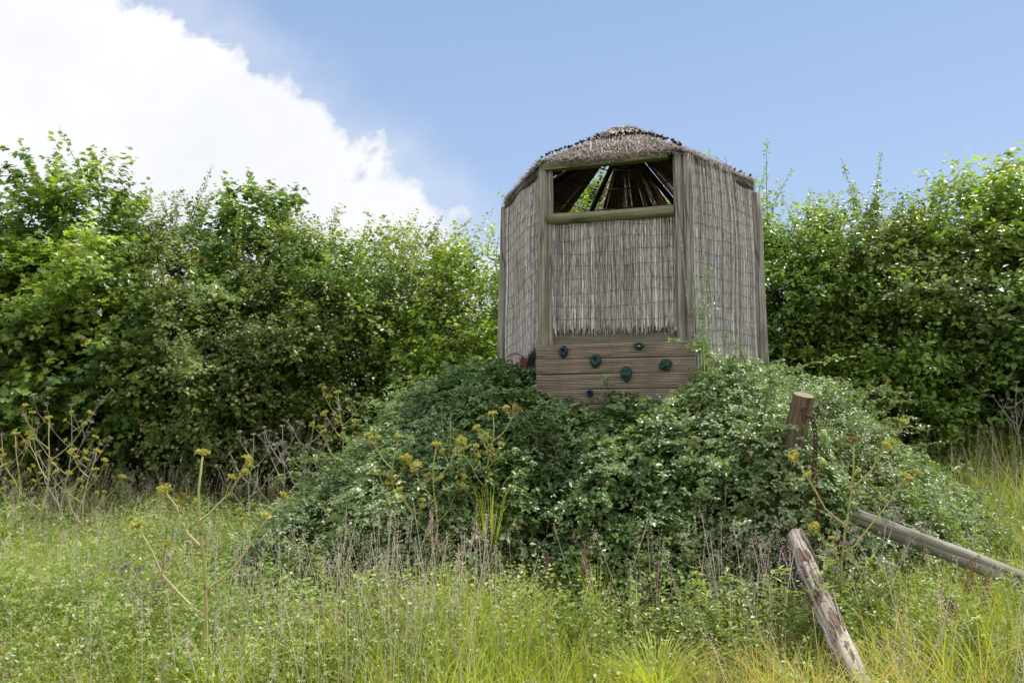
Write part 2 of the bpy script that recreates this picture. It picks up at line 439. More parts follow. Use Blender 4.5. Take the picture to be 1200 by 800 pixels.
def bump2(cx, cz, wx, wz, amp):
    a = mth('POWER', mth('DIVIDE', mth('SUBTRACT', qx, cx), wx), 2); b = mth('POWER', mth('DIVIDE', mth('SUBTRACT', qz, cz), wz), 2)
    return mth('MULTIPLY', mth('POWER', 2.718, mth('MULTIPLY', mth('ADD', a, b), -1)), amp)
dist = mth('ADD', dist, bump2(-.09, .28, .08, .05, .03))
dist = mth('ADD', dist, bump2(-.21, .325, .06, .022, -.055))
comb = N(nt, 'ShaderNodeCombineXYZ'); L.new(qx, comb.inputs[0]); L.new(qz, comb.inputs[1]); L.new(sx.outputs[1], comb.inputs[2])
nz = N(nt, 'ShaderNodeTexNoise', inp={'Scale': 6.5, 'Detail': 12, 'Roughness': .62, 'Distortion': .35}); L.new(comb.outputs[0], nz.inputs['Vector'])
nz2 = N(nt, 'ShaderNodeTexNoise', inp={'Scale': 3.0, 'Detail': 6, 'Roughness': .55}); L.new(comb.outputs[0], nz2.inputs['Vector'])
vo = N(nt, 'ShaderNodeTexVoronoi', feature='SMOOTH_F1', inp={'Scale': 16, 'Detail': 2, 'Smoothness': .6}); L.new(comb.outputs[0], vo.inputs['Vector'])
dd = mth('ADD', dist, mth('MULTIPLY', mth('SUBTRACT', nz.outputs[0], .5), .26))
dd = mth('ADD', dd, mth('MULTIPLY', mth('SUBTRACT', .35, vo.outputs[0]), .05))
mr = N(nt, 'ShaderNodeMapRange', interpolation_type='SMOOTHSTEP', inp={1: -.012, 2: .035, 3: 0, 4: 1}); L.new(dd, mr.inputs[0])
ccol = ramp(nt, nz2.outputs[0], [(.32, (8.2, 8.45, 8.9)), (.55, (9.3, 9.35, 9.5))])
ccm = mixc(nt, 1.0, ccol, (.9, .9, .9), 'MULTIPLY')
# unseen bright clouds added behind the viewer as fill light
nz3 = N(nt, 'ShaderNodeTexNoise', inp={'Scale': 2.2, 'Detail': 7, 'Roughness': .6}); L.new(tc.outputs['Generated'], nz3.inputs['Vector'])
back = N(nt, 'ShaderNodeMapRange', interpolation_type='SMOOTHSTEP', inp={1: -.05, 2: -.35, 3: 0, 4: 1}); L.new(sx.outputs[1], back.inputs[0])
bm_ = N(nt, 'ShaderNodeMapRange', interpolation_type='SMOOTHSTEP', inp={1: .40, 2: .52, 3: 0, 4: 1}); L.new(nz3.outputs[0], bm_.inputs[0])
wi = N(nt, 'ShaderNodeMapRange', interpolation_type='SMOOTHSTEP', inp={1: -.07, 2: .06, 3: 0, 4: .75})
L.new(mth('ADD', dist, mth('MULTIPLY', mth('SUBTRACT', nz2.outputs[0], .5), .3)), wi.inputs[0])
wisp = mth('MULTIPLY', wi.outputs[0], nz.outputs[0])
front = mth('MULTIPLY', mth('MAXIMUM', mr.outputs[0], wisp), mth('SUBTRACT', 1.0, back.outputs[0]))
allc = mixc(nt, front, skc, ccm)
allc = mixc(nt, mth('MULTIPLY', back.outputs[0], bm_.outputs[0]), allc, (12.5, 12.3, 12.0))
L.new(allc, bg.inputs[0]); L.new(bg.outputs[0], wo.inputs[0])

sl = bpy.data.lights.new('sun', 'SUN'); sl.energy = 5.0; sl.angle = R(.55); sl.color = (1, .95, .86)
so = bpy.data.objects.new('sun', sl); C.objects.link(so)
so.rotation_euler = Vector(sdir).to_track_quat('Z', 'Y').to_euler()
so.location = Vector(sdir) * 30

# ------------------------------------------------------------------ ground
def make_ground():
    xs = np.concatenate([-np.geomspace(700, 9.2, 30), np.linspace(-9, 10, 150), np.geomspace(10.2, 700, 30)])
    ys = np.concatenate([-np.geomspace(300, 3, 14), np.linspace(-2.8, 16, 150), np.geomspace(16.2, 1500, 40)])
    X, Y = np.meshgrid(xs, ys)
    Z = H(X, Y)
    V = np.stack([X, Y, Z], -1).reshape(-1, 3)
    nx, ny = len(xs), len(ys)
    i, j = np.meshgrid(np.arange(nx - 1), np.arange(ny - 1))
    a = (j * nx + i).ravel()
    me = bpy.data.meshes.new('ground')
    F = np.stack([a, a + 1, a + nx + 1, a + nx], 1)
    me.vertices.add(len(V)); me.vertices.foreach_set('co', V.astype(np.float32).ravel())
    me.loops.add(F.size); me.loops.foreach_set('vertex_index', F.astype(np.int32).ravel())
    me.polygons.add(len(F)); me.polygons.foreach_set('loop_start', (np.arange(len(F)) * 4).astype(np.int32))
    me.polygons.foreach_set('use_smooth', np.ones(len(F), bool))
    me.update(calc_edges=True); me.materials.append(M['ground'])
    o = bpy.data.objects.new('ground', me); C.objects.link(o)
    tag(o, 'grassy meadow ground rising into a mound under the tower', 'ground', kind='structure')
make_ground()

# ------------------------------------------------------------------ trees
def tint_arr(n, young=0, dead=0):
    t = np.zeros((n, 3)); t[:, 0] = RNG.uniform(0, 1, n); t[:, 1] = young; t[:, 2] = dead
    return t

TREEK = {
 'maple': dict(tpl=T_MAPLE, size=(.066, .115), per=13, tw=(.28, .62), mat='maple', clump=13, upr=.25),
 'thorn': dict(tpl=T_THORN, size=(.042, .074), per=18, tw=(.25, .6), mat='thorn', clump=17, upr=.15),
 'ovate': dict(tpl=T_OVATE, size=(.05, .09), per=15, tw=(.3, .7), mat='ovate', clump=13, upr=.35),
 'hazel': dict(tpl=T_OVATE, size=(.07, .12), per=12, tw=(.3, .6), mat='hazel', clump=12, upr=.2),
}
def tree(name, label, X, Yd, ztop, rx, kind, zlow=.6, ry=1.5, clumps=95, shoots=5, stems=3, young=.25, group='trees and shrubs in the hedge behind the tower', dead=.01, shoot_len=(.5, 1.1)):
    k = TREEK[kind]; clumps = int(clumps * 1.35)
    g0 = float(H(X, Yd))
    t = thing(name, (X, Yd, g0), label, 'tree', group)
    hgt = ztop - g0; low = zlow
    # clump centres fill an egg shaped volume, mostly near its skin
    u = RNG.normal(size=(clumps, 3)); u = unit(u)
    u[:, 1] = np.where((u[:, 1] > .3) & (RNG.uniform(size=clumps) < .6), -u[:, 1], u[:, 1])   # most of it faces the meadow
    rad = RNG.uniform(.30, 1, clumps) ** .45
    cz = (hgt + low) / 2; hz = (hgt - low) / 2
    zz = u[:, 2] * rad
    wid = np.where(zz > 0, np.sqrt(np.clip(1 - zz ** 2, 0, 1)) ** .75 / np.sqrt(np.clip(1 - zz ** 2, 1e-3, 1)), 1.12)
    lump = 1 + .22 * RNG.normal(size=clumps)
    P0 = np.stack([u[:, 0] * rad * rx * wid * lump, u[:, 1] * rad * ry * wid * lump, cz + zz * hz * .93], 1)
    out = unit(np.stack([P0[:, 0] / rx, P0[:, 1] / ry, (P0[:, 2] - cz) / hz * .8], 1))
    g = Geo(); wood = Geo()
    for rep in (0,):
        nt_ = k['clump']
        cs = RNG.uniform(.7, 1.35, clumps)
        # twigs
        c_i = np.repeat(np.arange(clumps), nt_)
        n = len(c_i)
        d = unit(out[c_i] * .75 + RNG.normal(size=(n, 3)) * .62 + np.array([0, 0, k['upr']]))
        start = P0[c_i] + RNG.normal(size=(n, 3)) * .13 * cs[c_i][:, None]
        ln = RNG.uniform(*k['tw'], n) * cs[c_i]
        per = k['per']
        s = (np.arange(per) + .6) / per
        sag = -.18 * ln[:, None] * s[None] ** 2
        P = start[:, None] + d[:, None] * (ln[:, None] * s[None])[..., None]
        P[..., 2] += sag
        m = n * per
        P = P.reshape(m, 3) + RNG.normal(size=(m, 3)) * .022
        side = unit(RNG.normal(size=(m, 3))); dd_ = np.repeat(d, per, 0)
        D = unit(dd_ * .55 + side * .9 + np.array([0, 0, -.25]))
        Nn = unit(np.repeat(out[c_i], per, 0) * .45 + np.array([0, 0, .85]) + RNG.normal(size=(m, 3)) * .42)
        S = RNG.uniform(*k['size'], m)
        ti = tint_arr(m)
        cy = np.clip(RNG.normal(young, .32, clumps), 0, 1)
        hfac = sstep(.1, 1.0, (P0[:, 2] - low) / (hgt - low))
        yv = (cy * (.25 + .9 * hfac))[c_i]  # youth tint also paints sunlit clumps, stronger towards the crown top
        endf = np.tile(s, n)
        ti[:, 1] = np.clip(np.repeat(yv, per) * (.35 + .9 * endf) + RNG.normal(0, .08, m), 0, 1)
        cdead = (RNG.uniform(size=clumps) < dead * 2) * .15
        ti[:, 2] = np.clip((RNG.uniform(size=m) < dead) * .8 + np.repeat(cdead[c_i], per) * RNG.uniform(0, 1, m), 0, 1)
        leaves(g, P, Nn, D, S, k['tpl'], ti)
    # leading shoots above the crown
    for i in range(shoots):
        a = RNG.uniform(0, 6.28); q = RNG.uniform(0, .75)
        b = np.array([math.cos(a) * q * rx, math.sin(a) * q * ry, cz + hz * (.88 - .45 * q * q)])
        L_ = RNG.uniform(*shoot_len); nn = 9
        lean = np.array([math.cos(a) * .25, math.sin(a) * .25, 1]) + RNG.normal(size=3) * .14
        sp = np.linspace(0, 1, nn)[:, None]
        path = b + unit(lean) * L_ * sp + np.array([.1 * math.cos(a), .1 * math.sin(a), 0]) * sp ** 2
        wood.tube(path, np.linspace(.007, .002, nn), 4, cap=False)
        pm = int(L_ * (44 if kind != 'thorn' else 110))
        tt = RNG.uniform(.02, 1, pm)
        P = np.stack([np.interp(tt, sp[:, 0], path[:, c]) for c in range(3)], 1)
        side = unit(RNG.normal(size=(pm, 3)) * np.array([1, 1, .3]))
        S = RNG.uniform(*k['size'], pm) * (1.05 - .45 * tt)
        ti = tint_arr(pm); ti[:, 1] = np.clip(.25 + .6 * tt * min(1, young * 2.5) + RNG.normal(0, .1, pm), 0, 1)
        leaves(g, P + side * .02, unit(np.array([0, 0, .8]) + RNG.normal(size=(pm, 3)) * .5), unit(side + np.array([0, 0, .35])), S, k['tpl'], ti)
    g.link('crown', M[k['mat']], t)
    # stems and limbs
    limb_ends = P0[RNG.permutation(clumps)[:min(clumps, 26)]]
    for sidx in range(stems):
        bx, by = RNG.normal(0, .22, 2) if stems > 1 else (0, 0)
        topz = hgt * RNG.uniform(.55, .8)
        tx, ty = bx * 2 + RNG.normal(0, .25), by * 2 + RNG.normal(0, .2)
        nn = 8; sp = np.linspace(0, 1, nn)
        path = np.stack([bx + (tx - bx) * sp + .06 * np.sin(sp * 7 + sidx), by + (ty - by) * sp + .06 * np.cos(sp * 6), -.15 + (topz + .15) * sp], 1)
        r0 = RNG.uniform(.028, .055)
        wood.tube(path, r0 * (1 - .7 * sp) + .008, 7, wob=.06)
        for e in limb_ends[sidx::stems]:
            f = np.clip((e[2] - .5) / (topz * 1.25), .15, .95) * RNG.uniform(.6, .95)
            st = np.array([np.interp(f, sp, path[:, c]) for c in range(3)])
            s2 = np.linspace(0, 1, 6)[:, None]
            mid = np.array([0, 0, -.18]) * np.sin(s2 * math.pi)
            pth = st + (e - st) * s2 + mid + RNG.normal(size=(6, 3)) * .03 * s2
            wood.tube(pth, np.linspace(.03, .006, 6), 5, cap=False)
    wood.link('trunk', M['bark'], t)
    return t

def TU(u, d): return spot(u, 300, d)[0]
def TZ(u, v, d): return spot(u, v, d)[2]
# name, label, u, depth, v of the top, rx, kind, extra
trees = [
 ('field_maple', 'field maple cut by the left edge, leafy right down to the grass', -45, 12.6, 215, 1.5, 'maple', dict(zlow=.3, young=.3)),
 ('field_maple', 'tallest field maple at the left, dark leaves against the cloud', 95, 13.2, 190, 1.25, 'maple', dict(zlow=1.2, young=.2, shoots=9, clumps=85, shoot_len=(.4, .9))),
 ('field_maple', 'field maple with bright yellow-green clumps below the tallest crown at left', 65, 12.0, 275, 1.35, 'maple', dict(zlow=.9, young=.42, clumps=80, shoots=2)),
 ('hawthorn', 'thin topped hawthorn with sparse twigs against the cloud, right of the tallest crown', 205, 13.3, 245, 1.2, 'thorn', dict(zlow=1.4, young=.2, clumps=70, shoots=6, dead=.04)),
 ('field_maple', 'low spreading field maple with dark stems showing beneath it at left', 175, 12.3, 330, 1.4, 'maple', dict(zlow=.8, young=.3, clumps=70, shoots=1)),
 ('field_maple', 'field maple with dark upright shoots above the middle of the left hedge', 300, 13.4, 222, 1.0, 'maple', dict(zlow=.9, young=.12, clumps=70, shoots=9, shoot_len=(.35, .8))),
 ('hawthorn', 'greyish small-leaved hawthorn in front of the dark upright shoots', 275, 12.2, 300, 1.35, 'thorn', dict(zlow=.7, young=.28, clumps=80, shoots=2, dead=.03)),
 ('hawthorn', 'small-leaved hawthorn sloping down to the right below the cloud edge', 362, 13.0, 268, 1.15, 'thorn', dict(zlow=.9, young=.25, clumps=85, shoots=3)),
 ('dogwood', 'bright green dogwood with a leafy tip, midway along the left hedge', 425, 12.8, 278, 1.1, 'ovate', dict(zlow=.7, young=.35, clumps=85, shoots=6, shoot_len=(.3, .55))),
 ('hawthorn', 'pale olive hawthorn with wispy twigs on top, left of the tower', 500, 13.2, 272, 1.1, 'thorn', dict(zlow=.6, young=.35, clumps=85, shoots=8, dead=.03, shoot_len=(.3, .6))),
 ('dogwood', 'bright green dogwood whose leaves touch the left side of the tower', 565, 12.6, 285, 1.05, 'ovate', dict(zlow=.6, young=.5, clumps=90, shoots=5, shoot_len=(.3, .55))),
 ('dogwood', 'yellow-green sunlit dogwood low beside the left foot of the tower', 552, 11.2, 385, .62, 'ovate', dict(zlow=.8, young=.75, clumps=34, shoots=4, ry=.7, shoot_len=(.25, .45))),
 ('hawthorn', 'hawthorn hidden behind the tower, seen through the roof opening', 715, 14.6, 205, 1.15, 'ovate', dict(zlow=2.8, young=.5, clumps=110, shoots=0)),
 ('hawthorn', 'hawthorn with tall leafy spires above the right corner of the tower', 875, 13.0, 245, 1.0, 'ovate', dict(zlow=.8, young=.35, clumps=85, shoots=12, shoot_len=(.7, 1.45))),
 ('dogwood', 'yellow-green dogwood immediately right of the tower', 950, 12.6, 262, 1.15, 'ovate', dict(zlow=1.2, young=.5, clumps=85, shoots=5)),
 ('hawthorn', 'hawthorn with thin bare twigs above it, in the middle of the right hedge', 1010, 12.4, 248, 1.05, 'thorn', dict(zlow=1.2, young=.35, clumps=90, shoots=6, dead=.02)),
 ('hawthorn', 'brown flecked hawthorn in the right hedge, below and left of the tall lime-green crown', 1070, 12.0, 262, 1.05, 'thorn', dict(zlow=.8, young=.25, clumps=90, shoots=3, dead=.07)),
 ('hazel', 'tall lime-green crown rising at the right edge', 1160, 12.2, 215, 1.1, 'hazel', dict(zlow=1.8, young=.8, clumps=95, shoots=7, shoot_len=(.3, .6))),
 ('hazel', 'dark green broad-leaved hazel low at the right edge', 1165, 11.2, 330, 1.15, 'hazel', dict(zlow=.35, young=.12, clumps=90, shoots=0)),
 ('hazel', 'hazel cut off by the right edge of the photo', 1265, 11.6, 215, 1.2, 'hazel', dict(zlow=.4, young=.6, clumps=85, shoots=3, shoot_len=(.3, .5))),
 ('dogwood', 'low dark shrub with a lime-green spray, at the foot of the right hedge', 1045, 10.9, 400, .75, 'ovate', dict(zlow=.1, young=.15, clumps=45, shoots=2, ry=.7, shoot_len=(.25, .4))),
]
for nm, lb, u, d, v, rx, kd, ex in trees:
    tree(nm, lb, TU(u, d), d, TZ(u, v, d), rx, kd, **ex)
for i, (u, d, v, rx, lb) in enumerate([
    (60, 15.6, 440, 2.0, 'low shaded bush behind the hedge, seen under the leftmost trees'),
    (235, 15.8, 450, 2.1, 'low shaded bush behind the hedge, seen between the dark stems at left'),
    (410, 15.6, 440, 2.0, 'low shaded bush behind the hedge, behind the dead stems'),
    (960, 18, 400, 2.2, 'low bush beyond the hedge, behind the right side of the tower')]):
    tree('bush', lb, TU(u, d), d, TZ(u, v, d), rx, 'thorn', zlow=.0, young=.1, clumps=75, shoots=0, stems=2, group='bushes beyond the hedge')

# ------------------------------------------------------------------ bramble thicket
TS = 1.36                                  # side of the hexagon
PHI = R(15)
nF = np.array([-math.sin(PHI), -math.cos(PHI)])
def hexv(i, r=TS):
    """corner i, 0 = front right, going anticlockwise seen from above"""
    a = math.atan2(nF[1], nF[0]) + R(30) + R(60) * i
    return TC + r * np.array([math.cos(a), math.sin(a)])
def in_hex(x, y, ap):
    ok = np.ones(len(x), bool)
    for i in range(6):
        a = math.atan2(nF[1], nF[0]) + R(60) * i
        ok &= ((x - TC[0]) * math.cos(a) + (y - TC[1]) * math.sin(a)) < ap
    return ok

def brambles():
    n = 150000
    x = RNG.uniform(-4.0, 6.2, n); y = RNG.uniform(4.2, 12.2, n)
    top = thicket_top(x, y); g = base_ground(x, y)
    e = 1e-2
    gx = (thicket_top(x + .05, y) - thicket_top(x - .05, y)) / .1
    gy = (thicket_top(x, y + .05) - thicket_top(x, y - .05)) / .1
    keep = (top - g > .12) & ~in_hex(x, y, TS * .866 + .03) & ((y < 10.0) | (RNG.uniform(size=n) < .25))
    # slope weighting, so steep flanks are as dense as the top
    x, y, top, g, gx, gy = [a[keep] for a in (x, y, top, g, gx, gy)]
    sl = np.sqrt(1 + gx ** 2 + gy ** 2)
    rep = np.clip(sl, 1, 3); idx = RNG.choice(len(x), int(100000), p=rep / rep.sum())
    x, y, top, g, gx, gy = [a[idx] for a in (x, y, top, g, gx, gy)]
    m = len(x)
    x = x + RNG.normal(0, .03, m); y = y + RNG.normal(0, .03, m)
    nrm = unit(np.stack([-gx, -gy, np.ones(m)], 1))
    dep = RNG.uniform(0, 1, m) ** 1.6 * .34
    P = np.stack([x, y, top], 1) - nrm * dep[:, None]
    P += nrm * (.10 * wnoise(P, 8, 3) + .04 * wnoise(P, 19, 2))[:, None]
    Nn = unit(nrm * .5 + np.array([0, 0, .75]) + RNG.normal(size=(m, 3)) * .38)
    D = unit(RNG.normal(size=(m, 3)) + nrm * .5)
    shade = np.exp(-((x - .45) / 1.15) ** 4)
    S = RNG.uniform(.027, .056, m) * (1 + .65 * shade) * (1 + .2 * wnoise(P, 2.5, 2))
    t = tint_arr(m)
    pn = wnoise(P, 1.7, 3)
    sunlit_tint = (sstep(1.0, 1.9, x) + .8 * sstep(-.4, -1.1, x)) * sstep(.5, 1.1, P[:, 2]) * sstep(-.6, .5, wnoise(P, 3.1, 4) + .5)  # paler leaf colour painted where the sun strikes both flanks
    t[:, 1] = np.clip(.10 + .2 * pn + sunlit_tint * .42 * RNG.uniform(.0, 1, m) + .4 * (RNG.uniform(size=m) < .08 + .2 * sunlit_tint) - dep * 1.2, 0, 1)
    t[:, 2] = (RNG.uniform(size=m) < .02 + .03 * (x > 2.2)) * .7
    ge = Geo()
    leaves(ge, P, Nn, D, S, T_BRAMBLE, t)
    # arching tips that stand proud of the mass
    can = Geo()
    k = 1700
    sel = RNG.choice(m, k)
    for i in sel:
        p = P[i]; a = RNG.uniform(0, 6.28)
        out = unit(nrm[i] * .7 + np.array([math.cos(a) * .5, math.sin(a) * .5, .45]))
        L_ = RNG.uniform(.18, .42) + (RNG.uniform() < .3) * RNG.uniform(.1, .5); nn = 6
        s = np.linspace(0, 1, nn)[:, None]
        path = p - out * .1 + out * L_ * s + np.array([0, 0, -.22 * L_]) * s ** 2 * 2 + np.array([math.cos(a), math.sin(a), 0]) * .25 * L_ * s ** 2
        if in_hex(path[:, 0], path[:, 1], TS * .866 + .08).any(): continue
        can.tube(path, np.linspace(.004, .0018, nn), 3, (random.random(), 0, 0), cap=False)
        q = int(L_ * 34) + 3; tt = RNG.uniform(.15, 1, q)
        PP = np.stack([np.interp(tt, s[:, 0], path[:, c]) for c in range(3)], 1) + RNG.normal(size=(q, 3)) * .015
        DD = unit(RNG.normal(size=(q, 3)) * .8 + out)
        ti = tint_arr(q); ti[:, 1] = np.clip(.1 + .5 * tt * random.random(), 0, 1)
        leaves(ge, PP, unit(np.array([0, 0, .8]) + RNG.normal(size=(q, 3)) * .4), DD, RNG.uniform(.032, .062, q) * (1.1 - .4 * tt), T_BRAMBLE, ti)
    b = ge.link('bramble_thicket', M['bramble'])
    tag(b, 'dense bramble thicket covering the mound below the tower', 'brambles', kind='stuff')
    can.link('bramble_canes', M['cane'], b)
    # pale small flowers
    fl = Geo(); q = 520
    cand = np.where((dep < .05))[0]; sel = RNG.choice(cand, q)
    PP = P[sel] + nrm[sel] * .02
    a5 = np.arange(10) / 10 * 2 * math.pi; rr = np.where(np.arange(10) % 2, .55, 1)
    tp = (np.stack([np.cos(a5) * rr, np.sin(a5) * rr, 0 * rr + .1], 1), [list(range(10))])
    leaves(fl, PP, unit(nrm[sel] + np.array([0, -.2, .3]) + RNG.normal(size=(q, 3)) * .3), RNG.normal(size=(q, 3)), RNG.uniform(.008, .014, q), tp, tint_arr(q))
    fl.link('bramble_flowers', M['flower'], b)
brambles()

# ------------------------------------------------------------------ grass and herbs
def grass_mesh(name, n, xr, yr, hr, wr, label, dens=None, dead0=.12, col=0):
    x = RNG.uniform(*xr, n); y = yr[0] + (yr[1] - yr[0]) * RNG.uniform(0, 1, n) ** 1.0
    P2 = np.stack([x, y, 0 * x], 1)
    g = base_ground(x, y); cov = thicket_top(x, y) - g
    patch = wnoise(P2, 2.2, 4)
    keep = (RNG.uniform(size=n) < np.where(cov > .1, np.clip(.35 - cov * .9, .012, 1), 1)) & (RNG.uniform(size=n) < .62 + .38 * patch) & ~in_hex(x, y, TS)
    # only what the view could take in
    keep &= np.abs(x) < y * .74 + 1.2
    lgd = np.abs(x - (1.72 + (y - 3.75) * .16)); keep &= (lgd > .22) | (y > 5) | (y < 2.9) | (RNG.uniform(size=n) < .75)
    x, y, P2, cov, patch = [a[keep] for a in (x, y, P2, cov, patch)]
    n = len(x)
    z = H(x, y) - .02
    tall = np.clip(1 + .35 * wnoise(P2, 1.1, 2), .5, 1.6)
    tall = tall * np.where((np.abs(x - (1.72 + (y - 3.75) * .16)) < .3) & (y < 5), .85, 1); tall = tall * (1 - .38 * sstep(-.3, -1.6, x)); h = RNG.uniform(*hr, n) * tall; w_ = RNG.uniform(*wr, n)
    a = RNG.uniform(0, 6.28, n); bend = RNG.uniform(.1, .75, n) * h; a2 = RNG.uniform(0, 6.28, n)
    dirb = np.stack([np.cos(a), np.sin(a), 0 * a], 1); sd = np.stack([np.cos(a2), np.sin(a2), 0 * a], 1)
    B = np.stack([x, y, z], 1)
    lv = []
    for s, ww in ((0, .8), (.4, 1), (.75, .7), (1, .12)):
        c = B + dirb * (bend * s ** 2)[:, None]; c[:, 2] += h * (s - .22 * s ** 3 * (bend / h))
        lv += [c - sd * (w_ * ww / 2)[:, None], c + sd * (w_ * ww / 2)[:, None]]
    V = np.stack(lv, 1)
    t = tint_arr(n)
    straw = sstep(.1, .9, wnoise(P2, 1.6, 0) + .25 * RNG.normal(size=n)) * .55
    straw = np.maximum(straw, 1.1 * np.exp(-((x - 1.35) / .7) ** 2 - ((y - 4.1) / 1.2) ** 2))
    t[:, 1] = np.clip(.40 + .55 * patch + .3 * wnoise(P2, 4.5, 1) + RNG.normal(0, .22, n), 0, 1)
    t[:, 2] = np.clip((RNG.uniform(size=n) < dead0 + straw * .8) * RNG.uniform(.4, 1, n), 0, 1)
    ge = Geo(); ge.add_arr(V, [[0, 1, 3, 2], [2, 3, 5, 4], [4, 5, 7, 6]], t)
    o = ge.link(name, M['grass'])
    tag(o, label, 'grass', kind='stuff')
    return o
grass_mesh('meadow_grass', 230000, (-6, 6), (2.0, 8.2), (.22, .78), (.003, .0085), 'long mixed green and straw coloured meadow grass in front of the mound')
grass_mesh('hedge_grass', 80000, (-10.5, 11.5), (7.6, 14.5), (.25, .65), (.006, .012), 'long grass along the foot of the hedge', dead0=.15)

def seedheads(name, n, xr, yr, hr, label, ctr=None, tn=(0, 1)):
    x = RNG.uniform(*xr, n); y = RNG.uniform(*yr, n)
    P2 = np.stack([x, y, 0 * x], 1)
    cov = thicket_top(x, y) - base_ground(x, y)
    keep = (RNG.uniform(size=n) < np.where(cov > .1, np.clip(.5 - cov * .5, .05, 1), 1)) & (RNG.uniform(size=n) < .5 + .7 * wnoise(P2, 1.5, 3)) & (np.abs(x) < y * .74 + 1) & ~in_hex(x, y, TS + .2)
    x, y = x[keep], y[keep]; n = len(x)
    B = np.stack([x, y, H(x, y)], 1); h = RNG.uniform(*hr, n)
    a = RNG.uniform(0, 6.28, n); lean = np.stack([np.cos(a), np.sin(a), 0 * a], 1) * (h * RNG.uniform(.03, .3, n))[:, None]
    a2 = RNG.uniform(0, 6.28, n); sd = np.stack([np.cos(a2), np.sin(a2), 0 * a], 1)
    lv = []
    for s in (0, .5, 1):
        c = B + lean * s * s; c[:, 2] += h * s
        lv += [c - sd * .0014, c + sd * .0014]
    ge = Geo(); t = tint_arr(n); t[:, 0] = .4 + .6 * t[:, 0]
    ge.add_arr(np.stack(lv, 1), [[0, 1, 3, 2], [2, 3, 5, 4]], t)
    # panicle: 16 little spikelets
    q = 30
    s = RNG.uniform(.0, 1, (n, q)); spread = RNG.uniform(.008, .042, n)
    hl = RNG.uniform(.08, .2, n)
    top = B + lean; top[:, 2] += h
    P = top[:, None] + (unit(lean * 1.2 + np.array([0, 0, 1]) * h[:, None]) * hl[:, None])[:, None] * (s[..., None] - .75)
    P = P + RNG.normal(size=(n, q, 3)) * (spread[:, None] * (1.15 - s))[..., None]
    P = P.reshape(-1, 3); m = len(P)
    t = np.repeat(tint_arr(n), q, 0); t[:, 0] = np.clip(tn[0] + (tn[1] - tn[0]) * t[:, 0] + RNG.normal(0, .12, m), 0, 1)
    tp = (np.array([[0, 0, 0], [.3, .4, .1], [0, 1, 0], [-.3, .4, .1]]), [[0, 1, 2, 3]])
    leaves(ge, P, RNG.normal(size=(m, 3)), unit(RNG.normal(size=(m, 3)) * .5 + np.array([0, 0, 1])), RNG.uniform(.006, .0125, m), tp, t)
    tag(ge.link(name, M['seed']), label, 'grass', kind='stuff')
seedheads('seeding_grass', 4200, (-6, 6), (2.8, 8.2), (.35, .9), 'flowering grass heads, buff and pinkish, above the meadow')
seedheads('seeding_grass', 3400, (-10, 10.5), (8, 13), (.5, .9), 'pinkish seeding grass in front of the hedge foot', tn=(0, .6))

def herbs(name, n, xr, yr, hz, label, size=(.012, .028), tpl=T_OVATE, mat='herb', young=.35, mask=None, clus=.16):
    k = n // 40
    cx = RNG.uniform(*xr, k); cy = RNG.uniform(*yr, k)
    cov = thicket_top(cx, cy) - base_ground(cx, cy)
    keep = (cov < .35) & (np.abs(cx) < cy * .74 + 1)
    if mask is not None: keep &= mask(cx, cy)
    cx, cy = cx[keep], cy[keep]; k = len(cx)
    hh = RNG.uniform(*hz, k)
    i = np.repeat(np.arange(k), 40); m = len(i)
    rr = np.abs(RNG.normal(0, clus, m)); a = RNG.uniform(0, 6.28, m)
    x = cx[i] + rr * np.cos(a); y = cy[i] + rr * np.sin(a)
    z = H(x, y) + hh[i] * np.clip(1 - (rr / (clus * 3)) ** 2, .15, 1) * RNG.uniform(.45, 1.05, m)
    P = np.stack([x, y, z], 1)
    t = tint_arr(m); t[:, 1] = np.clip(RNG.normal(young, .25, k)[i], 0, 1); t[:, 2] = (RNG.uniform(size=m) < .05) * .8
    ge = Geo()
    leaves(ge, P, unit(np.array([0, 0, .9]) + RNG.normal(size=(m, 3)) * .45), RNG.normal(size=(m, 3)), RNG.uniform(*size, m), tpl, t)
    tag(ge.link(name, M[mat]), label, 'plants', kind='stuff')
herbs('ground_cover', 90000, (-6, 6), (2.6, 8.5), (.2, .62), 'low small-leaved herbs growing through the meadow grass')
seedheads('seeding_grass', 620, (-2.2, 2.0), (4.5, 5.6), (.5, 1.02), 'tall seeding grass standing before the foot of the brambles')
herbs('ground_cover', 17000, (-2.6, 3.2), (4.4, 5.6), (.3, .68), 'tall mixed weeds breaking up the foot of the brambles', size=(.018, .04), young=.5, clus=.11)
herbs('ground_cover', 95000, (-7.5, -.3), (3.9, 11.0), (.25, .62), 'low grey-green bramble and clover spreading left of the mound', size=(.018, .042), tpl=T_BRAMBLE, young=.5)
def near_log(cx, cy):
    return (np.abs(cx - (1.72 + (cy - 3.75) * .16)) < .5) & (cy < 5.0)
herbs('ground_cover', 18000, (1.0, 2.9), (3.3, 5.1), (.2, .5), 'leafy herbs grown up around the peeling log', size=(.015, .035), young=.4, mask=near_log, clus=.1)
herbs('ground_cover', 16000, (3, 9), (5.5, 11.5), (.25, .6), 'low leafy herbs on the slope right of the mound', size=(.03, .06), young=.4)

